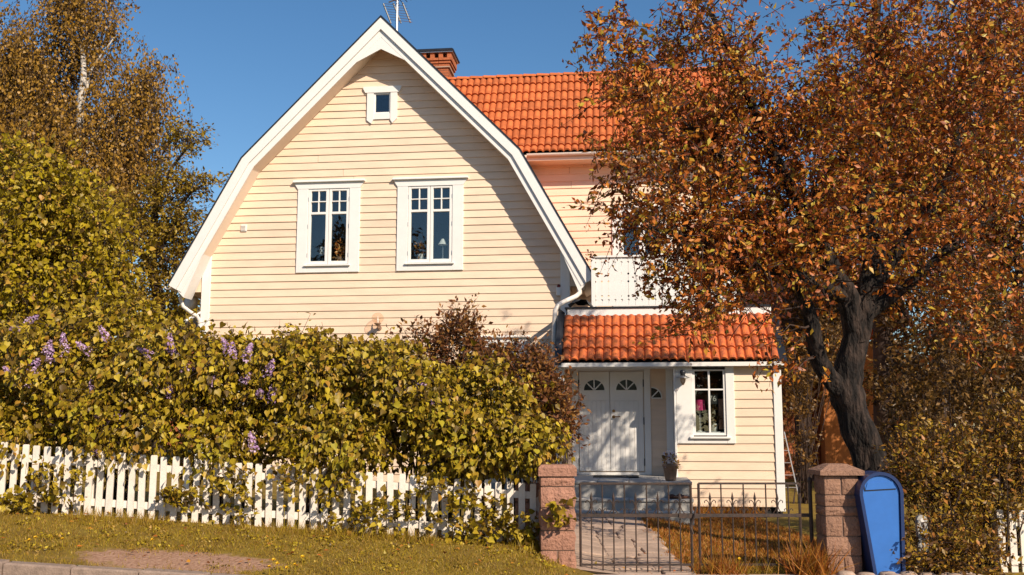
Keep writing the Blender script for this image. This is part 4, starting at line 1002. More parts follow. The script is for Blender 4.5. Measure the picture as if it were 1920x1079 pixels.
# leaf outlines: (along, across, lift)
SHAPES = {
 'heart': (np.array([(.06,0,0), (-.05,.20,.02), (.10,.40,.04), (.38,.41,.05), (.70,.20,-.03), (1,0,-.20), (.70,-.20,-.03), (.38,-.41,.05), (.10,-.40,.04), (-.05,-.20,.02), (.42,0,-.06)]), [((i+1) % 10, i, 10) for i in range(10)]),
 'reed': (np.array([(0,.018,0), (0,-.018,0), (.5,.014,.05), (.5,-.014,.05), (1,0,.28)]), [(0,1,2),(1,3,2),(2,3,4)]),
 'oval': (np.array([(0,0,0), (.42,.25,.05), (1,0,-.10), (.42,-.25,.05), (.5,0,-.02)]), [(0,3,4),(3,2,4),(2,1,4),(1,0,4)]),
 'small': (np.array([(0,0,0), (.45,.38,.06), (1,0,-.08), (.45,-.38,.06)]), [(0,3,1),(3,2,1)]),
 'blade': (np.array([(0,.06,0), (0,-.06,0), (.6,.045,.06), (1,0,.25)]), [(0,1,2),(1,3,2)]),
}
_mp = [(0,0)]
for ang, rr in ((-150,.28),(-115,.42),(-95,.30),(-70,.62),(-52,.40),(-28,.78),(-14,.52),(0,1.0),(14,.52),(28,.78),(52,.40),(70,.62),(95,.30),(115,.42),(150,.28)):
    a = R_(ang); _mp.append((.3 + .7*rr*math.cos(a), .7*rr*math.sin(a)))
SHAPES['maple'] = (np.array([(x, y, -.12*abs(y)) for x, y in _mp] + [(.35, 0, .03)]), [(i, (i+1) % 16, 16) for i in range(16)])
def unit(a): return a / np.maximum(np.linalg.norm(a, axis=1, keepdims=True), 1e-9)
def leaves(name, P, D, Nn, S, shape, m, parent=None, kind='stuff'):
    """P points, D pointing directions, Nn face normals, S lengths"""
    T, Fc = SHAPES[shape]; n = len(P); k = len(T)
    D = unit(D); W = unit(np.cross(Nn, D)); Nn = np.cross(D, W)
    V = P[:, None, :] + S[:, None, None]*(T[None, :, 0:1]*D[:, None, :] + T[None, :, 1:2]*W[:, None, :] + T[None, :, 2:3]*Nn[:, None, :])
    F = (np.array(Fc)[None] + (np.arange(n)*k)[:, None, None]).reshape(-1, 3)
    o = link(name, tri_mesh(name, V.reshape(-1, 3), F, m), parent)
    if kind: o['kind'] = kind
    return o
def lobes_px(L_):            # (px, py, d, rx px, ry px, rd) -> centre, radii in world, street-aligned
    out = []
    for px, py, d, rx, ry, rd in L_:
        out.append((np.array(atd(px, py, d)), rx*d/1920, ry*d/1920, rd))
    return out
_e = np.array([[_cy, _sy, 0], [-_sy, _cy, 0], [0, 0, 1]])      # street axes as rows
def sample_lobes(rg, lobes, n, rmin=0.0, rmax=1.0, front=None):
    vol = np.array([a*b*c for _, a, b, c in lobes])**(2/3); cnt = rg.multinomial(n, vol/vol.sum()); P = []; O = []
    for (c, rx, rz, rd), k in zip(lobes, cnt):
        u = unit(rg.normal(size=(k*3 + 8, 3)))
        if front is not None: u = u[(u[:, 1] < front)]
        u = u[:k]; r = (rmin**3 + (rmax**3 - rmin**3)*rg.random(len(u)))**(1/3)
        q = u*r[:, None]*np.array([rx, rd, rz]); P.append(c + q @ _e); O.append(unit(u/np.array([rx, rd, rz])*rx) @ _e)
    return np.vstack(P), np.vstack(O)
def twig_leaves(rg, tips, out, n_leaf, length, leaf, droop=0.3, spread=0.9, up=0.5, jitter=.15, hang=0):
    """a spray of leaves along a short shoot at each tip"""
    n = len(tips); k = n_leaf
    ax = unit(out + rg.normal(size=(n, 3))*spread*.6 + np.array([0, 0, -droop]))
    t = (np.arange(k) + .5)/k
    base = tips - ax*length*.4
    L_ = length*(0.7 + .6*rg.random((n, 1)))
    P = base[:, None, :] + ax[:, None, :]*(L_[:, :, None]*t[None, :, None]) + np.array([0, 0, -1.0])*(droop*.25*L_[:, :, None]*(t**2)[None, :, None])
    P = P.reshape(-1, 3) + rg.normal(size=(n*k, 3))*jitter*length*.35
    side = unit(rg.normal(size=(n*k, 3))); axr = np.repeat(ax, k, axis=0); outr = np.repeat(out, k, axis=0)
    D = unit(axr*.7 + side*.9 + outr*.35*hang + np.array([0, 0, -droop*.8 - hang]))
    Nn = unit(outr*.6 + np.array([0, 0, up]) + rg.normal(size=(n*k, 3))*.85)
    S = leaf*(.50 + .85*rg.random(n*k)**1.4)
    return P, D, Nn, S, base, ax, L_
def skeleton(rg, nodes, tips, wig=.12, r_end=.006, k=.020, rmax=.09):
    """nodes: list of (Vector, radius); grows a curved branch from the best node to each tip"""
    pos = np.array([np.array(p) for p, _ in nodes]); rad = np.array([r for _, r in nodes]); br = []
    c0 = pos[0]
    order = np.argsort(np.linalg.norm(tips - pos.mean(axis=0), axis=1))
    for i in order:
        t = tips[i]; dv = t - pos; dist = np.linalg.norm(dv, axis=1)
        cost = dist - np.clip(dv[:, 2], -1, 1)*.25*np.minimum(dist, 1) + np.where(rad < .012, .35, 0)
        j = int(np.argmin(cost)); a = pos[j]; L_ = dist[j]
        if L_ < .05: continue
        m = max(3, int(L_/.28) + 2); tt = np.linspace(0, 1, m)[:, None]
        sag = np.array([0, 0, 1.0])*(.10*L_)*np.sin(math.pi*tt)
        w = rg.normal(size=(m, 3))*wig*min(L_, 1)*.35*np.sin(math.pi*tt)
        P = a + (t - a)*tt + sag + w; P[0] = a; P[-1] = t
        r0 = min(rad[j]*.72, rmax, .008 + k*L_); R2 = np.linspace(r0, r_end, m)
        br.append((P, R2)); pos = np.vstack([pos, P[1:]]); rad = np.concatenate([rad, R2[1:]])
    return br
def branch_mesh(name, br, m, parent, n=5, lump=0):
    Vs, Fs, b = [], [], 0; ang = np.arange(n)*2*math.pi/n; ca, sa = np.cos(ang), np.sin(ang)
    for P, R2 in br:
        P = np.asarray(P); k = len(P); T = unit(np.gradient(P, axis=0))
        u = np.cross(T, [0.31, 0.17, 0.93]); bad = np.linalg.norm(u, axis=1) < .05; u[bad] = np.cross(T[bad], [1, 0, 0]); u = unit(u); w = np.cross(T, u)
        ii = np.arange(k)[:, None]; lm = 1 + lump*(.55*np.sin(3*ang[None] + .5*ii) + .45*np.sin(5*ang[None] - .33*ii + 1) + .4*np.sin(9*ang[None] + .9*ii))
        V = P[:, None, :] + (np.asarray(R2)[:, None]*lm)[:, :, None]*(ca[None, :, None]*u[:, None, :] + sa[None, :, None]*w[:, None, :]); Vs.append(V.reshape(-1, 3))
        i = np.arange(k-1)[:, None]*n; j = np.arange(n)[None, :]; j2 = (j + 1) % n
        q0, q1, q2, q3 = (i + j).ravel(), (i + j2).ravel(), (i + n + j2).ravel(), (i + n + j).ravel()
        Fs.append(np.stack([q0, q1, q2], 1) + b); Fs.append(np.stack([q0, q2, q3], 1) + b); b += k*n
    me = tri_mesh(name, np.vstack(Vs), np.vstack(Fs), m); me.polygons.foreach_set('use_smooth', [True]*len(me.polygons))
    return link(name, me, parent)
def smooth_path(pts, per=5):
    pts = [np.array(p, dtype=float) for p in pts]; out = []
    for i in range(len(pts) - 1):
        p0, p1, p2, p3 = pts[max(i-1, 0)], pts[i], pts[i+1], pts[min(i+2, len(pts)-1)]
        for q in range(per):
            t = q/per; out.append(.5*((2*p1) + (-p0 + p2)*t + (2*p0 - 5*p1 + 4*p2 - p3)*t*t + (-p0 + 3*p1 - 3*p2 + p3)*t**3))
    out.append(pts[-1]); return np.array(out)
def tree(name, label, cat, limbs, lobes, n_tips, per_tip, leaf, shape, m_leaf, m_bark, seed, length=.45, n_leaf=9, droop=.3, up=.5, group=None,
         rmin=.35, sprays=3, bark_n=10, wig=.12, spread=.9, jitter=.15, kbr=.02, front=None, keep=None):
    rg = np.random.default_rng(seed); base = Vector(limbs[0][0][:3]); t = thing(name, label, cat, base, group); bl = np.array(base)
    nodes = []; thick = []
    for lb in limbs:
        P = smooth_path([q[:3] for q in lb]); R2 = np.interp(np.linspace(0, 1, len(P)), np.linspace(0, 1, len(lb)), [q[3] for q in lb])
        thick.append((P - bl, R2*(1 + rg.normal(size=len(P))*.05))); nodes += [(p, r) for p, r in zip(P, R2) if p[2] > base.z + .25*(P[:, 2].max() - base.z) or lb is not limbs[0]]
    branch_mesh('trunk', thick, m_bark, t, bark_n, .11 if bark_n > 11 else .03)
    L_ = lobes_px(lobes) if len(lobes[0]) == 6 else lobes
    tips, out = sample_lobes(rg, L_, n_tips, rmin, 1.0, front)
    br = skeleton(rg, nodes, tips, wig, k=kbr); 
    # sprays round the outer part of each branch
    SP, SO = [], []
    for P, R2 in br:
        k = len(P); 
        for q in range(sprays):
            f = 1 - .75*(q/max(1, sprays))*rg.random(); i = f*(k-1); i0 = int(min(k-2, i)); p = P[i0] + (P[i0+1] - P[i0])*(i - i0)
            d = P[i0+1] - P[i0]; d = d/np.linalg.norm(d); SP.append(p + rg.normal(size=3)*length*.35*(q > 0)); SO.append(d)
    SP, SO = np.array(SP), unit(np.array(SO) + rg.normal(size=(len(SP), 3))*.5)
    if keep is not None:
        ok = keep(SP); SP, SO = SP[ok], SO[ok]
    P, D, Nn, S, b0, ax, LL = twig_leaves(rg, SP, SO, n_leaf*per_tip, length, leaf, droop, spread, up, jitter)
    tw = [(np.array([b, b + a*l*.5 + [0, 0, -.03*l[0]*droop], b + a*l + [0, 0, -.12*l[0]*droop]]) - bl, [.006, .004, .002]) for b, a, l in zip(b0, ax, LL)]
    branch_mesh('branches', [(p - bl, r) for p, r in br] + tw, M['twig'] if m_bark is not M['birch'] else M['twig'], t, 4)
    leaves('crown', P - bl, D, Nn, S, shape, m_leaf, t)
    return t
v = lambda px, py, d, r: (*atd(px, py, d), r)

# ---- apple tree by the right pillar
def crown_gaps(P):                        # sprays cut where their shadow would hit porch to dapple them
    t = (20 - P[:, 1])/-sun_to.y; x = P[:, 0] - sun_to.x*t; z = P[:, 2] - sun_to.z*t
    n = np.sin(x*5.1 + 2.2*np.sin(z*3.3 + x)) + np.sin(z*6.3 - x*4.2 + 1.5*np.sin(x*2.7)) + .7*np.sin(x*11 + z*9)
    r = np.random.default_rng(12).random(len(P))
    porch = (z > -.8) & (z < 5.2) & (x > -2.6) & (x < 3.6)
    wall = (z > .2) & (z < 2.4) & (x > 1.4) & (x < 3.6)
    t2 = (17.8 - P[:, 1])/-sun_to.y; x2 = P[:, 0] - sun_to.x*t2; z2 = P[:, 2] - sun_to.z*t2
    t3 = P[:, 2]/sun_to.z; x3 = P[:, 0] - sun_to.x*t3; y3 = P[:, 1] - sun_to.y*t3
    m = np.sin(x3*1.1 + 1.3*np.sin(y3*2.1)) + np.sin(y3*7.3 + x3*1.7) + .5*np.sin(x3*5 + y3*9)
    steps_ = ((z2 > -.1) & (z2 < 1.2) & (x2 > -1.6) & (x2 < 1.6)) | ((y3 > 11) & (y3 < 18) & (x3 > -2) & (x3 < 2.5))
    if True: porch = porch | steps_; n = np.where(steps_, m, n)
    st2 = (z2 > -.1) & (z2 < 1.2) & (x2 > -1.6) & (x2 < 1.6)
    return (r < .32) & st2 | ~st2 & (~porch | ((n > np.where(steps_, .45, .1)) & (r < .75) & ~wall) | (r < np.where(wall, .12, .16)))
b0 = sd_((1632 - 960)*13.4/1920, 13.4, 0.0)
limbs = [[(b0.x, b0.y, -.1, .29), v(1634, 880, 13.4, .225), v(1604, 790, 13.4, .20), v(1588, 720, 13.4, .205), v(1604, 640, 13.4, .17), v(1620, 570, 13.4, .15), v(1640, 480, 13.5, .15), v(1625, 370, 13.6, .12), v(1660, 230, 13.7, .09), v(1640, 60, 13.8, .07), v(1660, -120, 13.8, .05), v(1640, -200, 13.8, .03)],
         [v(1596, 745, 13.4, .15), v(1560, 715, 13.3, .12), v(1535, 670, 13.2, .11), v(1522, 610, 13.1, .10), v(1508, 560, 13.0, .08), v(1480, 470, 12.9, .065), v(1440, 400, 12.8, .05), v(1380, 320, 12.7, .035), v(1300, 250, 12.7, .02)],
         [v(1606, 640, 13.4, .16), v(1590, 560, 13.3, .14), v(1570, 520, 13.2, .12), v(1520, 420, 13.0, .09), v(1440, 270, 12.9, .065), v(1380, 120, 12.9, .045), v(1330, 20, 13.0, .03)],
         [v(1590, 560, 13.3, .11), v(1500, 520, 12.9, .08), v(1400, 490, 12.6, .05), v(1300, 450, 12.4, .035), v(1215, 425, 12.3, .012)],
         [v(1618, 570, 13.4, .12), v(1690, 460, 13.5, .08), v(1770, 350, 13.7, .055), v(1815, 180, 13.9, .04), v(1880, 30, 14.0, .025)],
         [v(1610, 600, 13.4, .10), v(1720, 520, 13.6, .07), v(1810, 440, 13.9, .05), v(1910, 380, 14.0, .03)]]
lob = [(1275, 330, 12.7, 125, 190, .9), (1180, 120, 12.7, 85, 115, .7), (1330, 120, 13.0, 130, 170, 1.1), (1400, 330, 13.0, 160, 220, 1.2), (1325, 470, 12.6, 150, 95, .9), (1420, 540, 12.8, 150, 110, 1.0),
       (1540, 300, 13.2, 150, 200, 1.4), (1620, 130, 13.6, 130, 190, 1.4), (1740, 200, 13.4, 170, 240, 1.4), (1700, 430, 13.3, 190, 150, 1.3), (1850, 330, 13.4, 140, 230, 1.3), (1860, 80, 13.6, 130, 160, 1.3),
       (1560, 460, 13.0, 150, 110, 1.2), (1350, 600, 12.4, 100, 50, .6), (1470, 660, 12.5, 90, 70, .6), (1820, 560, 13.3, 150, 130, 1.0), (1680, -150, 13.8, 200, 110, 1.2), (1150, 330, 12.5, 45, 110, .4)]
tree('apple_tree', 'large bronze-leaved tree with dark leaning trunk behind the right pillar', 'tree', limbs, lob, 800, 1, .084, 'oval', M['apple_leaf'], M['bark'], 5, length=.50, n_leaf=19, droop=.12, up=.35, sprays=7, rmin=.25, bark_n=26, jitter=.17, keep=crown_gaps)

# ---- lilac hedge: one bush after another behind the fence
lil = [([(60, 690, 12.7, 130, 95, .75), (30, 785, 12.3, 120, 65, .6), (120, 815, 12.5, 90, 55, .4)], 'lilac bush at the far left of the hedge, rich in purple blooms'),
       ([(250, 690, 12.6, 130, 92, .75), (250, 785, 12.2, 110, 65, .55), (180, 640, 13.0, 110, 50, .6)], 'lilac bush second from the left, hanging low over the fence'),
       ([(430, 700, 12.7, 110, 85, .7), (400, 835, 12.15, 45, 38, .35), (480, 660, 12.9, 90, 40, .5), (480, 800, 12.55, 75, 70, .4)], 'lilac bush left of the hedge middle, with a dark hollow below its blooms'),
       ([(600, 720, 12.6, 110, 85, .7), (560, 800, 12.2, 70, 50, .45), (650, 835, 12.1, 70, 42, .4), (640, 680, 12.9, 80, 45, .5)], 'lilac bush at the hedge middle with pale yellow-green leaf tips'),
       ([(770, 730, 12.7, 110, 85, .7), (800, 800, 12.15, 80, 60, .45), (720, 800, 12.6, 60, 60, .4)], 'lilac bush right of the hedge middle below the copper twigs'),
       ([(910, 780, 12.5, 98, 90, .75), (975, 830, 12.1, 58, 50, .5), (890, 835, 12.1, 80, 50, .4)], 'lilac bush at the right end of the hedge beside the gate pillar')]
lilacs = []
for i, (L2, lab) in enumerate(lil):
    rg = np.random.default_rng(100 + i); Lw = lobes_px(L2); c = np.array(Lw[0][0]); bs = Vector((c[0], c[1], gz(c)))
    t = thing('lilac_bush', lab, 'bush', bs, 'lilac hedge behind the picket fence'); bl = np.array(bs); lilacs.append((t, bl))
    tips, out = sample_lobes(rg, Lw, 620, .66, 1.05, .45)
    q3 = tips @ _e.T; hn = np.sin(q3[:, 0]*4.6 + 1.9*np.sin(q3[:, 2]*3.1)) + np.sin(q3[:, 2]*6.1 + 1.6*np.sin(q3[:, 0]*2.3 + i)) + .5*np.sin(q3[:, 0]*9 + q3[:, 1]*7)
    ok = hn > -1.1; tips, out = tips[ok] + out[ok]*(.13*np.clip(hn[ok], -1.6, 1.3))[:, None], out[ok]
    P, D, Nn, S, b0_, ax, LL = twig_leaves(rg, tips, out, 12, .30, .072, .55, 1.0, .25, .5, .75)
    tin, oin = sample_lobes(rg, Lw, 230, .0, .66); Pi = twig_leaves(rg, tin, oin, 10, .3, .075, .4, 1.2, .2, .5)
    near = np.argsort((P @ _e.T)[:, 1])[:80]; msk = np.ones(len(P), bool); msk[near[rg.random(80) < .85]] = False
    leaves('foliage', np.vstack([P[msk], Pi[0]]) - bl, np.vstack([D[msk], Pi[1]]), np.vstack([Nn[msk], Pi[2]]), np.concatenate([S[msk], Pi[3]]), 'heart', M['lilac_leaf'], t)
    for q in np.where(~msk)[0]:            # the leaves nearest the street, one by one
        d_ = Vector(D[q]); n_ = Vector(Nn[q]); w_ = n_.cross(d_).normalized(); n_ = d_.cross(w_)
        if 'lm%d' % (q % 4) not in bpy.data.meshes:
            T, Fc = SHAPES['heart']; f_ = (1, .92, 1.08, .86)[q % 4]; tri_mesh('lm%d' % (q % 4), T*[1, f_, 1], Fc, leafmat('lilac_leaf_%d' % (q % 4), [(0, [(.32, .26, .016), (.25, .18, .012), (.38, .31, .022), (.29, .17, .02)][q % 4]), (1, (.36, .30, .02))], .28))
        o = link('leaf', bpy.data.meshes['lm%d' % (q % 4)], t); o.matrix_local = Matrix.Translation(Vector(P[q] - bl)) @ Matrix((d_, w_, n_)).transposed().to_4x4() @ Matrix.Scale(S[q], 4)
    st = []
    for k in range(9):
        j = rg.integers(len(tips)); tp = c + (tips[j] - c)*.8; a = np.array([c[0], c[1], bs.z - .05]) + rg.normal(size=3)*[.22, .15, 0]
        st.append((smooth_path([a - bl, (a + tp)/2 - bl + rg.normal(size=3)*.1 + [0, 0, .1], tp - bl], 4), np.linspace(.022, .006, 9)))
    st += [(np.array([b, b + a*l]) - bl, [.004, .002]) for b, a, l in zip(b0_, ax, LL)]
    branch_mesh('stems', st, M['twig'], t, 4)
# lilac panicles, each bloom its own part
rg = np.random.default_rng(77)
def panicle(r):
    n = 90; u = r.random(n)**.8; a = r.random(n)*6.283; rad = .036*(1 - u)**.6 + .008
    P = np.stack([rad*np.cos(a), rad*np.sin(a), u*.17], 1); Nn = unit(np.stack([np.cos(a), np.sin(a), .4 + 0*u], 1) + r.normal(size=(n, 3))*.4)
    D = unit(np.cross(Nn, r.normal(size=(n, 3)))); T, Fc = SHAPES['small']; D = unit(D); W = unit(np.cross(Nn, D)); N2 = np.cross(D, W); S = np.full(n, .022)
    V = P[:, None, :] + S[:, None, None]*(T[None, :, 0:1]*D[:, None] + T[None, :, 1:2]*1.3*W[:, None] + T[None, :, 2:3]*N2[:, None]); F = (np.array(Fc)[None] + (np.arange(n)*4)[:, None, None]).reshape(-1, 3)
    return tri_mesh('bloom', V.reshape(-1, 3), F, M['lilac'])
pans = [panicle(rg) for _ in range(4)]
for i, (x, y) in enumerate([(35,620),(52,604),(85,665),(93,680),(120,652),(118,672),(57,692),(22,708),(72,706),(170,662),(170,738),(218,786),(203,796),(58,728),(40,728),(315,663),(330,670),(430,664),(438,670),(460,676),(340,692),(390,728),(455,716),(499,706),(487,742),(506,756),(318,742),(476,848),(196,856),(766,738),(808,755),(847,826),(285,668),(205,640)]):
    k = min(range(6), key=lambda q: abs(x - [60, 250, 430, 600, 770, 930][q])); t, bl = lilacs[k]
    p = np.array(atd(x, y, 12.0 + (-.08 if y > 800 else -.02 + .0005*(830 - y))))
    o = link('bloom', pans[i % 4], t, Vector(p - bl)); o['kind'] = 'stuff'; o.rotation_euler = (rg.normal()*.6, rg.normal()*.6, rg.random()*6); o.scale = [1.0 + .45*rg.random()]*3
# maple seedling growing through the hedge, large lobed leaves
ms = thing('maple_seedling', 'young maple with big lobed yellow leaves poking out of the hedge', 'plant', sd_((350 - 960)*12.15/1920, 12.15, .5)); bl = np.array(ms.location)
T, Fc = SHAPES['maple']; mm = tri_mesh('maple_leaf', T, Fc, M['maple_leaf'])
for x, y, s_, an_ in ((345, 815, .19, -.6), (412, 840, .16, -1.4), (400, 862, .15, -2.2), (330, 800, .16, 2.4), (425, 828, .14, -1.0), (340, 838, .13, .5), (362, 790, .14, .6), (455, 812, .12, -1.2), (318, 830, .12, 3.6)):
    p = np.array(atd(x, y, 11.78)); o = link('leaf', mm, ms, Vector(p - bl)); o.rotation_euler = (R_(62) + .2*math.sin(x), .25*math.cos(y), an_*.35); o.scale = [s_]*3
branch_mesh('stem', [(smooth_path([np.zeros(3), np.array(atd(370, 870, 11.95)) - bl, np.array(atd(360, 800, 11.86)) - bl], 4), np.linspace(.01, .004, 9))] +
            [(np.array([np.array(atd(368, 860, 11.93)) - bl, np.array(atd(x, y, 11.785)) - bl]), [.004, .003]) for x, y in ((345, 815), (412, 840), (400, 862), (330, 800), (425, 828))], M['twig'], ms, 4)

# ---- copper shrubs behind the hedge
def shrub(name, label, L2, n, nl, leaf, shape, m, seed, group=None, length=.3, up=.4, droop=.0, front=.9, rmin=.3, jit=.3, stems=True, cat='shrub'):
    rg = np.random.default_rng(seed); Lw = lobes_px(L2); c = np.array(Lw[0][0]); bs = Vector((c[0], c[1], gz(c))); t = thing(name, label, cat, bs, group); bl = np.array(bs)
    tips, out = sample_lobes(rg, Lw, n, rmin, 1.03, front); out = unit(out + [0, 0, .5])
    P, D, Nn, S, b0_, ax, LL = twig_leaves(rg, tips, out, nl, length, leaf, droop, .9, up, jit)
    ok = P[:, 2] > bs.z; leaves('foliage', P[ok] - bl, D[ok], Nn[ok], S[ok], shape, m, t)
    br = [(np.array([b, b + a*l]) - bl, [.004, .0015]) for b, a, l in zip(b0_, ax, LL)]
    if stems:
        g0 = np.array([c[0], c[1], bs.z - .03])
        for j in range(0, n, max(1, n//26)): 
            a = g0 + rg.normal(size=3)*[.12, .1, 0]; br.append((smooth_path([a - bl, (a + tips[j])/2 - bl + rg.normal(size=3)*.06, tips[j] - bl], 4), np.linspace(.014, .004, 9)))
    branch_mesh('stems', br, M['twig'], t, 4); return t
shrub('copper_shrub', 'copper-leaved shrub rising above the hedge in front of the lower window', [(860, 660, 13.6, 60, 60, .35), (868, 610, 13.6, 32, 36, .2), (790, 650, 13.5, 50, 35, .3), (900, 700, 13.5, 70, 40, .3)], 330, 14, .072, 'oval', M['copper_leaf'], 31)
shrub('copper_shrub', 'copper-leaved shrub between the lower window and the porch roof', [(985, 715, 12.7, 52, 45, .3), (945, 675, 12.9, 35, 38, .25), (1005, 680, 12.9, 28, 38, .2), (1025, 765, 12.6, 40, 55, .3)], 330, 14, .072, 'oval', M['copper_leaf'], 32)
shrub('copper_shrub', 'copper-leaved twigs reaching across to the left edge of the door', [(1050, 760, 12.9, 32, 55, .2), (1060, 800, 12.8, 22, 25, .15), (1030, 800, 12.9, 35, 50, .3)], 130, 14, .072, 'oval', M['copper_leaf'], 33)

# ---- climbers and weeds along the foot of the fence
wd = [(110, 905, 50, 32, 'leafy weed climbing the left end of the picket fence'), (25, 945, 35, 14, 'low leafy weed at the photograph\'s left edge under the fence'), (440, 925, 48, 50, 'leafy climber on the fence below the lobed maple leaves'),
      (545, 880, 30, 45, 'narrow climber on the fence right of the low dark hollow'), (640, 930, 40, 50, 'leafy weed against the fence at the hedge middle'), (710, 970, 55, 32, 'spreading weed at the fence foot right of the hedge middle'),
      (810, 950, 55, 55, 'tall leafy weed clump on the right half of the fence'), (900, 960, 45, 50, 'leafy weed clump on the fence before the last pickets'), (960, 985, 55, 28, 'dense low weed clump at the fence end by the pillar'), (1000, 1025, 40, 22, 'weeds crowding the foot of the left gate pillar'), (340, 935, 40, 14, 'low weed sprigs at the foot of the sunny pickets'), (900, 1005, 60, 22, 'low green weed bank below the right end of the fence')]
for i, (x, y, rx, ry, lab) in enumerate(wd):
    shrub('weed_clump', lab, [(x, y, 11.72, rx, ry, .12)], 16 + rx // 4, 8, .066, 'heart', M['lilac_leaf'], 200 + i, 'weeds along the picket fence', .16, .5, .1, .6, .1, .5, False, 'weed')
shrub('ivy_spray', 'spray of green leaves hanging on the front of the left pillar', [(1052, 960, 11.33, 16, 26, .06)], 14, 5, .09, 'heart', M['lilac_leaf'], 230, None, .12, .4, .2, .5, .1, .5, False, 'plant')

# ---- right-hand shrubs
shrub('spirea_shrub', 'olive-leaved shrub directly right of the blue box', [(1770, 960, 11.9, 75, 110, .4), (1750, 1040, 11.4, 60, 50, .3), (1740, 880, 12.3, 70, 80, .4)], 560, 13, .066, 'oval', M['shrub_leaf'], 41)
shrub('spirea_shrub', 'olive-leaved shrub at the right edge hiding white pickets', [(1870, 900, 12.1, 90, 110, .5), (1820, 1050, 11.4, 70, 40, .3), (1910, 820, 12.4, 70, 80, .5)], 600, 13, .066, 'oval', M['shrub_leaf'], 42)
shrub('spirea_shrub', 'olive-leaved shrub beyond the right edge along the pickets', [(2080, 930, 12.5, 110, 120, .5), (2240, 950, 12.6, 110, 100, .5)], 420, 13, .07, 'oval', M['shrub_leaf'], 45)
shrub('bronze_shrub', 'bronze-leaved tall shrub filling the gap right of the trunk', [(1760, 720, 15.0, 100, 110, .7), (1850, 680, 15.2, 100, 120, .7), (1720, 800, 14.6, 70, 90, .5), (1900, 760, 15, 80, 120, .6)], 520, 14, .085, 'oval', M['dark_leaf'], 43)
shrub('bronze_shrub', 'dark shrub between the porch corner and the leaning trunk', [(1500, 800, 22.5, 28, 90, .5), (1495, 690, 22.5, 30, 60, .5), (1540, 640, 23.0, 50, 50, .6)], 260, 12, .10, 'oval', M['dark_leaf'], 44)

# ---- left background trees
b0 = sd_((150 - 960)*27/1920, 27, .3)
tree('birch_tree', 'tall white-stemmed birch with drooping brown-green twigs at the upper left', 'tree',
     [[(b0.x, b0.y, -.2, .26), v(160, 560, 26.6, .22), v(155, 400, 26.4, .15), v(150, 215, 25.8, .09), v(157, 140, 25.95, .075), v(152, 60, 27, .06), v(150, -120, 27, .05), v(150, -230, 27, .02)],
      [v(151, 205, 25.9, .05), v(162, 170, 26.0, .04), v(172, 130, 26.3, .03), v(215, 70, 26.8, .02)], [v(154, 300, 25.7, .09), v(200, 230, 26, .06), v(270, 170, 26.4, .03)], [v(155, 330, 25.8, .09), v(100, 240, 26.3, .06), v(30, 150, 26.6, .03)]],
     [(155, 40, 26.9, 66, 130, 1.0), (60, 200, 26.8, 80, 120, 1.2), (240, 250, 26.6, 70, 120, 1.1), (30, 330, 26.2, 120, 140, 1.5), (225, 370, 26.2, 60, 100, 1.0), (140, 330, 26.3, 130, 120, 1.4), (150, -120, 26.8, 70, 110, 1.1), (20, 120, 26.5, 50, 90, 1.0), (290, 160, 26.5, 30, 45, .5)],
     600, 1, .088, 'small', M['birch_leaf'], M['birch'], 61, length=.95, n_leaf=28, droop=1.5, up=.2, sprays=7, jitter=.25, rmin=.2)
b0 = sd_((310 - 960)*24/1920, 24, .3)
tree('oak_tree', 'olive-leaved tree reaching toward the left roof edge against the sky', 'tree',
     [[(b0.x, b0.y, -.2, .2), v(300, 600, 24, .16), v(285, 500, 24, .13), v(290, 400, 24, .09), v(300, 300, 24, .05)], [v(285, 490, 24, .09), v(320, 430, 23.8, .06), v(350, 370, 23.7, .04), v(385, 345, 23.6, .02)],
      [v(290, 400, 24, .06), v(320, 320, 23.8, .04), v(350, 280, 23.7, .02)], [v(286, 480, 24, .06), v(300, 480, 23.7, .04), v(335, 500, 23.6, .02)], [v(285, 500, 24, .08), v(230, 430, 24, .05), v(180, 380, 24, .03)]],
     [(365, 270, 23.7, 32, 26, .4), (330, 250, 23.8, 25, 20, .4), (375, 345, 23.6, 48, 28, .5), (320, 360, 23.8, 40, 50, .7), (330, 420, 23.7, 50, 40, .7), (300, 460, 23.8, 55, 50, .8), (250, 430, 24, 80, 70, 1.0), (320, 490, 23.7, 30, 22, .5), (280, 560, 24, 70, 60, .8), (370, 390, 23.6, 25, 20, .3)],
     210, 1, .10, 'oval', M['oak_leaf'], M['twig'], 62, length=.4, n_leaf=13, droop=.1, sprays=5, jitter=.35, rmin=.2)
b0 = sd_((100 - 960)*17.5/1920, 17.5, .5)
tree('maple_tree', 'yellow-green leafy tree with hanging seed clusters behind the lilacs on the left', 'tree',
     [[(b0.x, b0.y, .2, .16), v(100, 640, 17.5, .13), v(95, 520, 17.5, .10), v(90, 420, 17.5, .06), v(80, 330, 17.5, .03)], [v(98, 560, 17.5, .08), v(160, 480, 17.3, .05), v(220, 420, 17.2, .03)], [v(97, 540, 17.5, .08), v(30, 460, 17.3, .05), v(-30, 400, 17.2, .03)]],
     [(70, 400, 17.2, 100, 110, 1.0), (160, 480, 17.1, 95, 110, .9), (20, 520, 17.0, 100, 120, .9), (210, 540, 17.0, 70, 80, .7), (100, 600, 16.8, 130, 70, .8), (60, 300, 17.3, 60, 45, .6), (240, 600, 17, 60, 40, .5), (160, 390, 17.2, 60, 60, .6)],
     400, 1, .086, 'heart', M['maple_leaf'], M['twig'], 63, length=.45, n_leaf=13, droop=.5, sprays=5, up=.25, jitter=.4, rmin=.3)
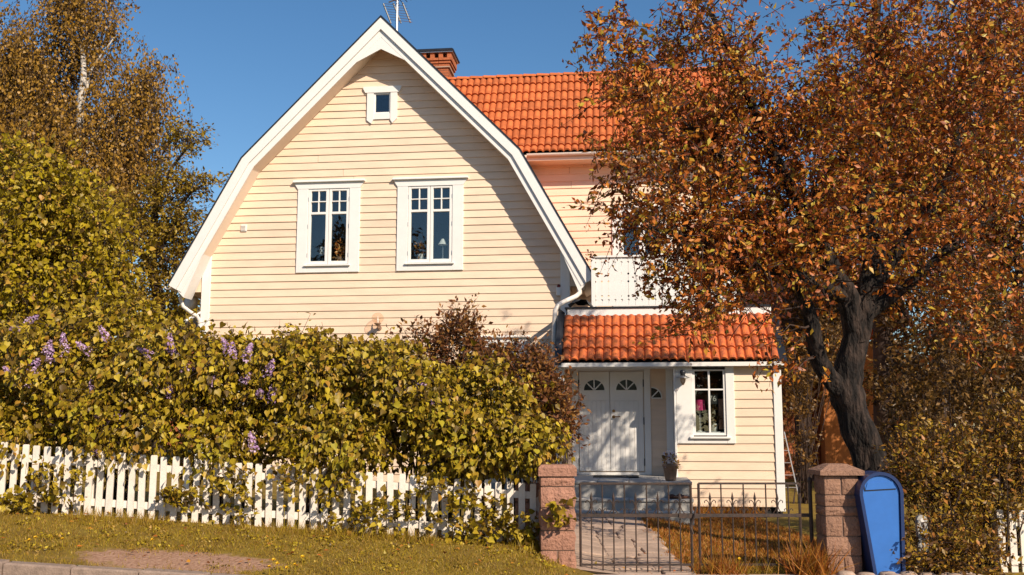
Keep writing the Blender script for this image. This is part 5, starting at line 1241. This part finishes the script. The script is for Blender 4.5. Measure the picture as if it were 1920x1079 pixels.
# far trees that close the view left of the house
for i, (x, y, d, rx, ry, lab) in enumerate(((330, 620, 45, 60, 90, 'far olive tree seen under the left eave'), (120, 660, 40, 120, 120, 'far dark tree behind the birch stem'), (-40, 600, 38, 110, 150, 'far dark tree at the left picture edge'))):
    b0 = sd_((x - 960)*d/1920, d, 0)
    tree('background_tree', lab, 'tree', [[(b0.x, b0.y, -.2, .3), v(x, y + 60, d, .22), v(x, y, d, .12), v(x, y - ry*.7, d, .05)]], [(x, y, d, rx, ry, 2), (x - rx*.4, y + ry*.5, d, rx*.8, ry*.6, 2), (x + rx*.4, y - ry*.3, d, rx*.6, ry*.6, 1.6)], 110, 1, .24, 'oval', M['oak_leaf'] if i == 0 else M['birch_leaf'], M['twig'], 70 + i, length=1.0, n_leaf=14, sprays=5, jitter=.4, group='trees beyond the garden', rmin=.2)
for i, (x, y, d, rx, ry, lab) in enumerate(((1760, 640, 26, 130, 170, 'dark tree in the garden behind, right of the trunk'), (1910, 560, 28, 110, 200, 'dark tree in the garden behind at the right edge'), (1650, 310, 27, 150, 270, 'tall rust-leaved tree standing behind the leaning trunk'), (1850, 240, 29, 150, 300, 'tall rust-leaved tree behind the upper right of the crown'), (1500, 600, 32, 80, 120, 'dark tree behind the porch roof end'))):
    b0 = sd_((x - 960)*d/1920, d, 0)
    tree('background_tree', lab, 'tree', [[(b0.x, b0.y, -.2, .3), v(x, y + 60, d, .22), v(x, y, d, .12), v(x, y - ry*.7, d, .05)]], [(x, y, d, rx, ry, 2), (x - rx*.4, y + ry*.5, d, rx*.8, ry*.6, 2), (x + rx*.4, y - ry*.3, d, rx*.6, ry*.6, 1.6)], 120 + 200*(ry > 250), 1, .17, 'oval', M['apple_leaf'] if ry > 250 else M['dark_leaf'], M['twig'], 80 + i, length=.8, n_leaf=15, sprays=5, jitter=.4, group='trees beyond the garden', rmin=.2)

rg = np.random.default_rng(91); n = 26000; P = np.stack([rg.uniform(-75, 75, n), 62 + 8*rg.random(n), np.zeros(n)], 1)
P[:, 2] = rg.random(n)**.7*(5.5 + 1.5*np.sin(P[:, 0]*.45) + 1.2*np.sin(P[:, 0]*1.3 + 1) + .8*rg.random(n)); P = P @ _e
tag(leaves('far_wood', P, rg.normal(size=(n, 3)), rg.normal(size=(n, 3)) + [0, -.6, .5], .5 + .5*rg.random(n), 'oval', M['birch_leaf']), 'far-off line of trees closing the view behind the gardens', 'wood')
for i, (x, y, h, r, lab) in enumerate(((-16.5, -19, 15.5, 4.2, 'tall tree across the road, mirrored in the left gable window'), (-9, -22, 13.2, 4.5, 'broad tree across the road, mirrored in the right gable window'), (5, -21, 9, 4, 'low tree across the road, mirrored in the porch window'))):
    tree('street_tree', lab, 'tree', [[(x, y, 0, .35), (x, y, h*.4, .25), (x + .2, y, h*.7, .12), (x, y, h*.95, .04)]], [(np.array((x, y, h*.62)), r, h*.36, r), (np.array((x + 1.5, y, h*.5)), r*.8, h*.28, r*.8), (np.array((x - .5, y, h*.8)), r*.55, h*.2, r*.55)], 150, 1, .38, 'oval', M['dark_leaf'], M['twig'], 95 + i, length=1.0, n_leaf=12, sprays=6, jitter=.5, group='trees across the road', rmin=.2)
# ---- background buildings
nb_ = thing('brick_building', 'red brick building with an ochre wall seen beside the leaning trunk', 'building', sd_((1560 - 960)*34/1920, 36, 0)); nbl = nb_.location.copy()
bw = at(1478, 800, 34.0).x - nbl.x; be = at(1536, 800, 34.0).x - nbl.x; bf = at(1700, 800, 33.2).x - nbl.x; yb = 34.0 - nbl.y; bt = at(1560, 610, 34).z
MB().box(bw - 1, be, yb, yb + 5, -.3, bt).build('brick_wall', M['brick'], nb_)
crs = MB(); rg2 = random.Random(4); z = 0.0
while z < bt - .1:
    x = bw - 1 - rg2.uniform(0, .2)
    while x < be: crs.box(x, min(x + .24, be), yb - .012 - rg2.uniform(0, .006), yb, z, z + .085); x += .255
    z += .10
tag(crs.build('brickwork', M['brick'], nb_), kind='stuff')
MB().box(be + .02, bf, yb - .8, yb + 5, -.3, bt - .6).build('rendered_wall', M['render_orange'], nb_)
MB().box(be + .5, bf - .5, yb - .86, yb - .8, 2.75, 2.85).build('ledge', M['brick'], nb_)
MB().add([(bw - 1.4, yb - .4, bt - .1), (bf + .3, yb - 1.2, bt - .1), (bf + .3, yb + 2.6, bt + 2.2), (bw - 1.4, yb + 2.6, bt + 2.2), (bf + .3, yb + 6, bt - .1), (bw - 1.4, yb + 6, bt - .1)], [(0,1,2,3), (3,2,4,5), (1,4,2), (0,3,5)]).build('roof', M['tile'], nb_)
nd = thing('neighbour_house', 'brick-red house with dark shingle roof glimpsed under the left eave', 'house', sd_((350 - 960)*40/1920, 42, 0)); ndl = nd.location.copy()
x0, x1 = at(318, 600, 40).x - ndl.x, at(420, 600, 40).x - ndl.x; yb = 40 - ndl.y; zr = at(350, 592, 40).z; ze = at(350, 632, 40).z
MB().box(x0, x1 + 3, yb, yb + 7, -.3, ze).build('wall', M['brick'], nd)
MB().add([(x0 - .4, yb - .5, ze - .15), (x1 + 3, yb - .5, ze - .15), (x1 + 3, yb + 3.5, zr + .9), (x0 + .6, yb + 3.5, zr + .9), (x1 + 3, yb + 7.5, ze - .15), (x0 - .4, yb + 7.5, ze - .15)], [(0,1,2,3), (3,2,4,5), (0,3,5), (1,4,2)]).build('roof', M['neighbour_roof'], nd)
MB().tube([(x0 - .4, yb - .52, ze - .12), (x0 + .6, yb + 3.4, zr + .93)], .06, 6).build('verge_board', M['white'], nd)

# ---- pot flowers and window plants
def tuft(parent, c, r, h, n, leaf, shape, m, seed, name='foliage'):
    rg = np.random.default_rng(seed); u = unit(rg.normal(size=(n, 3)) + [0, 0, .7]); P = np.array(c) + u*np.array([r, r, h])*rg.random((n, 1))**.4
    o = leaves(name, P, u + rg.normal(size=(n, 3))*.5, u*.4 + rg.normal(size=(n, 3)) + [0, -.5, .4], leaf*(.6 + .7*rg.random(n)), shape, m, parent); return o
tuft(pot, (0, 0, .30), .14, .16, 150, .06, 'oval', M['shrub_leaf'], 1); tuft(pot, (0, 0, .33), .15, .19, 170, .03, 'small', leafmat('pale_blue_flowers', [(0, (.35, .33, .5)), (1, (.66, .64, .74))], .2), 2, 'flowers')
tuft(pl1, (0, 0, .12), .12, .36, 150, .07, 'oval', M['flower_red'], 3); tuft(pl2, (0, 0, .14), .15, .24, 110, .08, 'oval', M['copper_leaf'], 4); tuft(pl3, (0, 0, .18), .14, .3, 130, .09, 'oval', M['dark_leaf'], 5)

# ---- grass
def blades(name, label, pts, hmin, hmax, w, m, seed, cat='grass', lean=.35, shape='blade'):
    rg = np.random.default_rng(seed); n = len(pts); D = unit(rg.normal(size=(n, 3))*lean + [0, 0, 1]); Nn = unit(rg.normal(size=(n, 3))*[1, 1, .2])
    o = leaves(name, pts, D, Nn, hmin + (hmax - hmin)*rg.random(n)**1.5, shape, m); o['label'] = label; o['category'] = cat; return o
def scatter(n, s0, s1, d0, d1, seed, ok=None):
    rg = np.random.default_rng(seed); s = s0 + (s1 - s0)*rg.random(n); d = d0 + (d1 - d0)*rg.random(n); P = []
    for a, b in zip(s, d):
        if ok is None or ok(a, b, rg): P.append(sd_(a, b, ground_z(a, b) - .004))
    return np.array(P)
def _nz(a, b): return math.sin(a*3.1 + 1.7*math.sin(b*2.3)) + math.sin(b*5.7 + 2*math.sin(a*1.9)) + .6*math.sin(a*9 + b*7)
def verge_ok(a, b, rg):
    q = math.hypot((a + 3.2)/1.0, (b - 10.08)/.42) + .16*_nz(a, b)
    if q < .8: return rg.random() < .05
    if q < 1.0: return rg.random() < .4
    if a > .45 and b < 11.3: return rg.random() < .3
    return rg.random() < .75 + .22*_nz(a, b)/2.6
blades('verge_grass', 'short olive grass on the sloping verge below the fence', scatter(70000, -6.6, .75, 9.72, 12.0, 1, verge_ok), .015, .05, .01, M['grass'], 1)
blades('fence_grass', 'longer grass along the foot of the pickets', scatter(6000, -6.6, .7, 11.45, 11.85, 2, lambda a, b, r: _nz(a*1.3, 0) > -.4), .06, .17, .01, M['grass'], 2, lean=.3, shape='reed')
def lawn_ok(a, b, rg): return (a > 2.02 + .05*_nz(a, b)) or rg.random() < .03
blades('lawn_grass', 'dry red-brown lawn behind the gate', scatter(42000, 1.9, 4.4, 11.9, 19.5, 3, lawn_ok), .025, .08, .01, M['dry_grass'], 3)
blades('gate_grass', 'rough grass growing through the foot of the right gate leaf', scatter(2600, 2.05, 3.35, 11.5, 11.8, 4, lambda a, b, r: r.random() < .35 + .65*(abs(a - 2.35) < .25)), .06, .22, .01, M['grass'], 4, shape='reed')
blades('wall_grass', 'tall grass against the porch wall', scatter(3000, 2.6, 4.6, 18.9, 19.9, 5), .1, .3, .01, M['dry_grass'], 5, shape='reed')
for i, (s, d, h, lab) in enumerate(((3.23, 11.45, .42, 'tuft of long dry grass at the foot of the right pillar'), (2.3, 11.5, .26, 'tuft of green-brown grass where the gate leaves meet'))):
    rg = np.random.default_rng(300 + i); n = 420; P = np.array(sd_(s, d, .02)) + rg.normal(size=(n, 3))*[.11, .07, 0]
    o = leaves('grass_tuft', P, unit(rg.normal(size=(n, 3))*[.5, .35, 0] + [0, 0, 1]), rg.normal(size=(n, 3))*[1, 1, .2], h*(.5 + .6*rg.random(n)), 'reed', M['dry_grass']); tag(o, lab, 'grass')
rg0 = np.random.default_rng(55); cl = []
for k in range(170):
    a, b = rg0.uniform(-6.5, .6), rg0.uniform(9.8, 11.8)
    if verge_ok(a, b, rg0): cl.append((a, b))
cpts = np.array([np.array(sd_(a + rg0.normal()*.05, b + rg0.normal()*.05, 0)) for a, b in cl for _ in range(16)]); cpts[:, 2] = [gz(q) + .004 for q in cpts]
nn_ = len(cpts); o = leaves('verge_clover', cpts + rg0.random((nn_, 3))*[0, 0, .035], rg0.normal(size=(nn_, 3)) + [0, 0, .3], rg0.normal(size=(nn_, 3))*.5 + [0, -.2, 1], .016 + .02*rg0.random(nn_), 'heart', M['lilac_leaf']); tag(o, 'low broad-leaved weeds scattered through the verge grass', 'weeds')
lv = np.array([np.array(sd_(rg0.uniform(-6.4, 3.3), rg0.uniform(9.9, 13.5), 0)) for _ in range(420)]); lv[:, 2] = [gz(q) + (.06 if to_sd(q)[0] > .7 and to_sd(q)[1] < 11.5 else .035) for q in lv]
o = leaves('fallen_leaves', lv, rg0.normal(size=(420, 3))*[1, 1, .15], rg0.normal(size=(420, 3))*.35 + [0, 0, 1], .04 + .03*rg0.random(420), 'oval', M['apple_leaf']); tag(o, 'fallen bronze leaves scattered over verge, path and lawn', 'leaves')
# dandelions
rg = random.Random(9)
dn = [(55, 1014, 'leftmost of two close together'), (66, 1009, 'right of two close together'), (117, 1012, 'alone on the left verge'), (286, 1013, 'small one above the bare patch'), (513, 1051, 'upper one of the verge cluster'), (505, 1064, 'left one of the verge cluster'), (520, 1058, 'middle one of the verge cluster'), (538, 1066, 'lower right one of the verge cluster'), (553, 1060, 'rightmost of the verge cluster'), (567, 1045, 'single one right of the verge cluster'), (533, 951, 'first one before the pickets'), (560, 960, 'second one before the pickets'), (1057, 1063, 'one near the left pillar'), (1386, 1049, 'one under the right gate leaf')]
def petals():
    r = np.random.default_rng(5); n = 40; a = r.random(n)*6.283; q = r.random(n); D = np.stack([np.cos(a), np.sin(a), .25 + 1.4*q], 1); P = np.zeros((n, 3)) + [0, 0, .0]; Nn = np.stack([-np.cos(a)*.3, -np.sin(a)*.3, np.ones(n)], 1)
    T, Fc = SHAPES['small']; D = unit(D); W = unit(np.cross(Nn, D)); N2 = np.cross(D, W); V = P[:, None] + .024*(T[None, :, 0:1]*D[:, None] + .7*T[None, :, 1:2]*W[:, None] + T[None, :, 2:3]*N2[:, None])
    return tri_mesh('flower_head', V.reshape(-1, 3), (np.array(Fc)[None] + (np.arange(n)*4)[:, None, None]).reshape(-1, 3), M['yellow'])
pm_ = petals(); sm_ = MB().tube([(0,0,0), (.004,0,.05), (0,0,.1)], .003, 4).mesh('stem', M['lilac_leaf'])
for x, y, lab in dn:
    d = 11.6
    for _ in range(40):
        p = atd(x, y, d); s_, d_ = to_sd(p)
        if p.z - ground_z(s_, d_) < .07: d -= .06
        else: break
    base = Vector((p.x, p.y, gz(p))); h = max(.06, p.z - base.z)
    t = thing('dandelion', 'yellow dandelion, ' + lab, 'flower', base, 'dandelions on the verge')
    o = link('stem', sm_, t); o.scale = (1, 1, h/.1); o = link('flower_head', pm_, t, (0, 0, h)); o.rotation_euler = (rg.uniform(.2, .7), 0, rg.uniform(-.5, .5))
